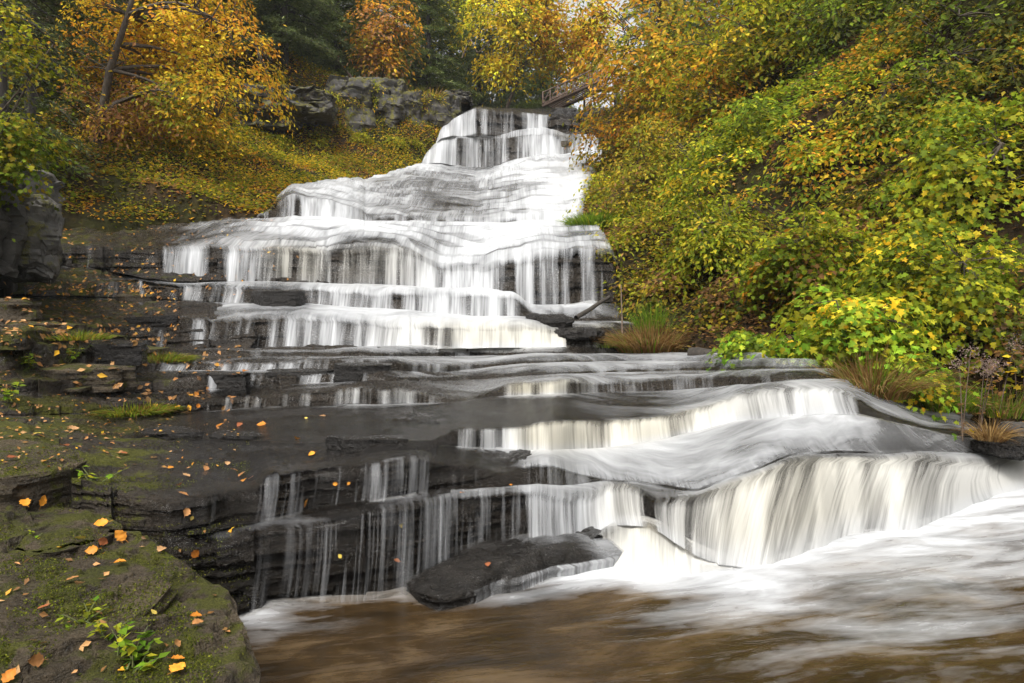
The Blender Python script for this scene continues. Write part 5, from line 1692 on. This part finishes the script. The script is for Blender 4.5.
def left_bank(rng, n):
    y = rng.uniform(15.5, 37, n)
    XL = np.interp(y, yl, xl_)
    x = XL + 2.2 - rng.random(n) ** 1.1 * 12.2
    return x, y, np.ones(n, bool)


cover('ground_cover', 'yellow green low plants covering the sloping bank beside the falls', 90000, left_bank, [('mossy', 1), ('ygreen', 1), ('gold', 1), ('mossy', 1), ('ygreen', 1), ('olive', 1)], .11, 1, hmax=.3, gap=.30)
cover('leaf_litter', 'orange and tan leaves fallen over the sloping bank', 40000, left_bank, [('brown', 1), ('tan', 1), ('orange', 1), ('orange', 1), ('tan', 1)], .11, 2, hmax=.10, gap=.22)


def right_bank(rng, n):
    y = rng.uniform(6, 40, n)
    XR = np.interp(y, yr, xr_)
    x = XR - .1 + rng.random(n) ** 1.2 * 17
    return x, y, np.ones(n, bool)


cover('leaf_litter', 'brown and rust leaves fallen under the shrubs of the bank', 80000, right_bank, [('brown', 1), ('tan', 1), ('brown', 1), ('olive', 1)], .10, 3, hmax=.08, gap=.28)
cover('ground_cover', 'low green plants under the shrubs of the bank', 34000, right_bank, [('green', 1), ('olive', 1), ('dark', 1), ('dark', 1)], .11, 4, hmax=.5)


# litter on the wet ledges (small specks of leaf)
def ledge_litter():
    rng = np.random.default_rng(6001)
    P, Nn = [], []
    zone = [(-10, 180, 280, 345, 800), (-10, 240, 345, 440, 600), (60, 300, 218, 300, 600), (0, 240, 430, 470, 120), (-10, 240, 520, 680, 60)]
    for x0, x1, y0, y1, n in zone:
        for _ in range(n):
            px, py = rng.uniform(x0, x1), rng.uniform(y0, y1)
            if rng.random() < (px - 60) / 400:
                continue
            p, nr = surface(px, py)
            if p is None or abs(nr.z) < .35 or p.y > 24:
                continue
            if nr.z < 0:
                nr = -nr
            P.append(np.array(p) + np.array(nr) * .012)
            Nn.append(np.array(nr))
    P, Nn = np.array(P), np.array(Nn)
    m = len(P)
    sz = np.where(P[:, 1] > 7, .085, .035) * rng.uniform(.6, 1.2, m)
    v, f, k = leaves(P, Nn + rng.normal(0, .25, (m, 3)), sz, 'oval', None, rng)
    o = mesh_obj('leaf_litter', v, f, M_DRYLEAF, smooth=False, attrs={'tone': np.repeat(pick([('brown', 3), ('tan', 3), ('orange', 1)], m, rng), k, 0)})
    tag(o, 'scraps of brown and rust leaf scattered over the wet ledges', kind='stuff')


ledge_litter()


def moss_cover():
    rng = np.random.default_rng(6002)
    P, Nn = [], []
    for _ in range(36000):
        px, py = rng.uniform(-5, 250), rng.uniform(430, 690)
        p, nr = surface(px, py)
        if p is None or p.y > 6.2 or abs(nr.z) < .5:
            continue
        g = float(fbm(p.x * 3.2, p.y * 3.2, p.z * 3, 131, 4))
        if g + rng.normal(0, .03) < .555:
            continue
        nr = np.array(nr) * (1 if nr.z > 0 else -1)
        P.append(np.array(p) + nr * rng.uniform(.0, .008))
        Nn.append(nr)
    P, Nn = np.array(P), np.array(Nn)
    m = len(P)
    ax = Nn * .7 + rng.normal(0, .7, (m, 3))
    v, f, k = leaves(P, rng.normal(size=(m, 3)), rng.uniform(.005, .013, m), 'oval', ax, rng)
    o = mesh_obj('moss_growth', v, f, M_LEAF, smooth=False, attrs={'tone': np.repeat(pick([('mossy', 4), ('dark', 4)], m, rng), k, 0)})
    tag(o, 'patches of short moss growing over the foreground ledges', kind='stuff')


moss_cover()

# ------------------------------------------------------------------ single fallen leaves
PAL['leafo'] = [(.50, .19, .025), (.58, .25, .03), (.40, .14, .02)]
PAL['leaft'] = [(.36, .18, .07), (.30, .14, .05), (.42, .24, .11)]
PAL['leafr'] = [(.22, .07, .03), (.28, .10, .04)]
PAL['leafy'] = [(.55, .42, .10), (.60, .45, .08)]
LEAVES = [
    # px, py, size, palette, label
    (243, 477, .10, 'leaft', 'shared:clump'), (233, 472, .09, 'leafo', 'shared:clump'), (226, 466, .09, 'leaft', 'shared:clump'), (205, 471, .10, 'leaft', 'shared:clump'), (186, 478, .10, 'leaft', 'shared:clump'), (180, 488, .10, 'leafr', 'shared:clump'),
    (182, 497, .10, 'leaft', 'shared:clump'), (170, 470, .08, 'leafo', 'shared:clump'), (245, 483, .09, 'leafo', 'shared:clump'), (252, 480, .07, 'leafr', 'shared:clump'),
    (184, 512, .10, 'leaft', 'tan leaf stuck to the wet rock face below the clump of leaves'), (191, 517, .05, 'leafy', 'small yellow leaf stuck to the wet rock face below the clump'),
    (303, 503, .12, 'leafo', 'curled orange leaf standing between two trickles on the near ledge'), (336, 484, .06, 'leafo', 'small orange leaf among the thin trickles of the upper tier'), (350, 483, .05, 'leafo', 'tiny orange leaf beside the white strands of the upper tier'),
    (312, 456, .09, 'leafo', 'orange leaf on the rippled wet rock above the trickles'), (297, 441, .10, 'leafo', 'orange leaf near the still water on the wet rock'), (220, 428, .16, 'leafo', 'shared:row'), (262, 427, .14, 'leafo', 'shared:row'), (240, 427, .12, 'leafr', 'shared:row'),
    (322, 418, .10, 'leaft', 'pale leaf drifting on the still water behind the wet rock'), (306, 420, .07, 'leafy', 'yellow leaf drifting on the still water beside the pale one'),
    (340, 556, .05, 'leafy', 'small yellow leaf stuck on the black lower wall between trickles'), (396, 562, .07, 'leafr', 'rust leaf stuck on the black lower wall above the flat slab'), (400, 525, .05, 'leafy', 'small yellow leaf at the upper corner of the black lower wall'),
    (487, 567, .09, 'leafr', 'faded brown leaf lying on top of the flat slab'), (462, 495, .08, 'leafo', 'pale orange leaf on the wet lip left of the curved fall'), (510, 487, .07, 'leafo', 'small gold leaf on the rock corner beside the curved fall'),
    (101, 527, .12, 'leafo', 'large orange leaf at the back edge of the mossy ledge'), (80, 542, .10, 'leafy', 'gold leaf near the back of the mossy ledge'), (122, 535, .12, 'leafo', 'bright orange leaf beside the rust one on the mossy ledge'),
    (100, 541, .09, 'leafr', 'dark rust leaf among the orange ones at the back of the ledge'), (92, 551, .10, 'leafo', 'folded orange leaf below the dark rust one'), (162, 553, .10, 'leaft', 'pale peach leaf on the outer back part of the mossy ledge'),
    (196, 553, .10, 'leafo', 'orange leaf by the rounded outer shoulder of the mossy ledge'), (120, 566, .09, 'leafo', 'rust orange leaf in the middle of the mossy ledge'), (72, 583, .10, 'leaft', 'brown wet leaf on the bare middle of the mossy ledge'),
    (80, 588, .09, 'leaft', 'flat tan leaf touching the brown wet leaf on the ledge'), (44, 611, .08, 'leafr', 'rust leaf on the inner part of the mossy ledge'), (196, 620, .08, 'leafo', 'orange leaf on the mossy bulge near the pool'), (198, 627, .08, 'leaft', 'peach leaf touching the orange leaf on the mossy bulge'),
    (152, 615, .05, 'leafy', 'small yellow leaf above the bushy seedling'), (173, 645, .07, 'leaft', 'pale tan leaf beside the thin twig on the mossy ledge'), (178, 663, .08, 'leafo', 'peach orange leaf just above the big orange leaf'),
    (178, 674, .12, 'leafo', 'big bright orange leaf lowest on the mossy ledge'), (8, 678, .09, 'leafo', 'orange leaf at the bottom corner of the mossy ledge'), (30, 662, .10, 'leaft', 'crumpled tan leaf half under the flat pale stone'), (25, 504, .12, 'leafo', 'long rust leaf on the small mossed step'),
    (40, 500, .11, 'leafo', 'bright orange leaf on the small mossed step'), (73, 431, .13, 'leaft', 'peach leaf lying below the cushion of moss'), (108, 426, .12, 'leafo', 'orange leaf tucked against the cushion of moss'), (38, 436, .11, 'leafy', 'pale yellow leaf on the flat ledge near the cushion of moss'),
    (65, 449, .13, 'leafr', 'rust red leaf on the thin stained ledge'), (124, 455, .10, 'leafr', 'dark orange leaf on the wet ledge above the black wall'), (245, 373, .16, 'leafo', 'orange leaf caught on the second low sill'), (197, 407, .10, 'leafo', 'gold leaf stuck on the face of the nearest low sill'), (207, 389, .10, 'leafo', 'orange leaf below the small white spout of the second sill'),
    (12, 461, .11, 'leafr', 'dark red leaf at the shaded end of the thin ledge'),
]
rngl = np.random.default_rng(77)
SH = {'shared:clump': ('rust and tan leaf in the wet clump at the top of the near ledge', 'clump of leaves on the near ledge'), 'shared:row': ('orange leaf in the drift along the edge of the still water', 'drift of leaves along the still water')}


def fallen(px, py, size, pal, lab):
    p, nr = surface(px, py)
    if p is None:
        return
    nr = np.array(nr)
    if nr @ (np.array(p) - CAM) > 0:
        nr = -nr
    n = 9
    # a cupped leaf blade with a stalk
    t = np.linspace(0, 1, n)
    w = np.sin(t ** .8 * math.pi) ** .8 * .36 * (1 + .18 * np.sin(t * 21))
    cup, bend = rngl.uniform(.05, .3), rngl.uniform(-.25, .35)
    V = []
    for j in range(-2, 3):
        V.append(np.stack([t - .5, w * j / 2, cup * (j / 2) ** 2 * w * 1.6 + bend * (t - .5) ** 2 + .02 * rngl.normal(size=n)], -1))
    V = np.concatenate(V)
    f = grid_faces(5, n)
    k = len(V)
    st = np.array([[-.5, -.012, 0], [-.5, .012, 0], [-.78, .02, .06], [-.78, 0, .06]])
    V = np.concatenate([V, st]) * size * .62
    f = np.concatenate([f, [[k, k + 1, k + 2, k + 3]]])
    nz = unit(nr + rngl.normal(0, .18, 3))
    a = rngl.normal(size=3)
    a = unit(a - nz * (a @ nz))
    bx = np.cross(nz, a)
    W = V[:, :1] * a + V[:, 1:2] * bx + V[:, 2:] * nz
    pp = np.array(p) + nr * (.010 + .012 * size / .1)
    col = pick([(pal, 1)], 1, rngl)[0]
    c = np.repeat(col[None], len(V), 0) * (1 + rngl.normal(0, .12, (len(V), 1)))
    o = mesh_obj('fallen_leaf', W, f, M_DRYLEAF, attrs={'tone': np.clip(c, .01, .8)})
    o.location = pp
    if lab in SH:
        tag(o, SH[lab][0], 'leaf', SH[lab][1])
    else:
        tag(o, lab, 'leaf', 'single leaves fallen on the rocks')


for a in LEAVES:
    fallen(*a)
o = stick('fallen_twig', 'thin dark twig lying across the mossy ledge beside the tan leaf', [(150, 660, 2.72), (195, 661, 2.74), (232, 661, 2.78)], .004, .002, cat='twig', seed=9, n=6)

# ------------------------------------------------------------------ valley haze
hv = np.array([(x, y, z) for x in (-150, 150) for y in (-40, 150) for z in (-3, 60)], float)
hf = np.array([[0, 1, 3, 2], [4, 6, 7, 5], [0, 4, 5, 1], [2, 3, 7, 6], [0, 2, 6, 4], [1, 5, 7, 3]])
mh, nh = new_mat('pale_haze')
pv = N(nh, 'ShaderNodeVolumePrincipled')
pv.inputs['Color'].default_value = (.93, .95, .96, 1)
pv.inputs['Density'].default_value = .0004
oh = N(nh, 'ShaderNodeOutputMaterial')
L(nh, pv.outputs[0], oh.inputs['Volume'])
tag(mesh_obj('haze', hv, hf, mh, smooth=False), 'pale damp haze in the valley', kind='stuff')

# ------------------------------------------------------------------ light
w = bpy.data.worlds.new('World')
scene.world = w
w.use_nodes = True
nt = w.node_tree
nt.nodes.clear()
sky = N(nt, 'ShaderNodeTexSky')
sky.sky_type = 'NISHITA'
sky.sun_disc = False
SUN_EL, SUN_AZ = math.radians(58), math.radians(200)
sky.sun_elevation = SUN_EL
sky.sun_rotation = SUN_AZ
sky.air_density = 1.0
sky.dust_density = 6.0
sky.ozone_density = 1.0
hs = N(nt, 'ShaderNodeHueSaturation')
hs.inputs['Saturation'].default_value = .12
L(nt, sky.outputs[0], hs.inputs['Color'])
bg = N(nt, 'ShaderNodeBackground')
bg.inputs[1].default_value = .15
L(nt, hs.outputs[0], bg.inputs[0])
wo = N(nt, 'ShaderNodeOutputWorld')
L(nt, bg.outputs[0], wo.inputs[0])
sl = bpy.data.lights.new('sun', 'SUN')
sl.energy = 1.4
sl.angle = math.radians(25)
sl.color = (1, .96, .9)
so = bpy.data.objects.new('sun', sl)
COL.objects.link(so)
# sun direction: azimuth measured like the sky texture (rotation about z from +y, clockwise)
dv = Vector((math.sin(SUN_AZ) * math.cos(SUN_EL), math.cos(SUN_AZ) * math.cos(SUN_EL), math.sin(SUN_EL)))
so.rotation_euler = dv.to_track_quat('Z', 'Y').to_euler()

scene.view_settings.view_transform = 'Standard'
scene.view_settings.look = 'None'
scene.view_settings.exposure = 0.95
scene.view_settings.gamma = 1
scene.render.engine = 'CYCLES'
cy = scene.cycles
cy.use_denoising = True
cy.max_bounces = 6
cy.diffuse_bounces = 3
cy.glossy_bounces = 2
cy.transmission_bounces = 3
cy.transparent_max_bounces = 12
cy.caustics_reflective = False
cy.caustics_refractive = False
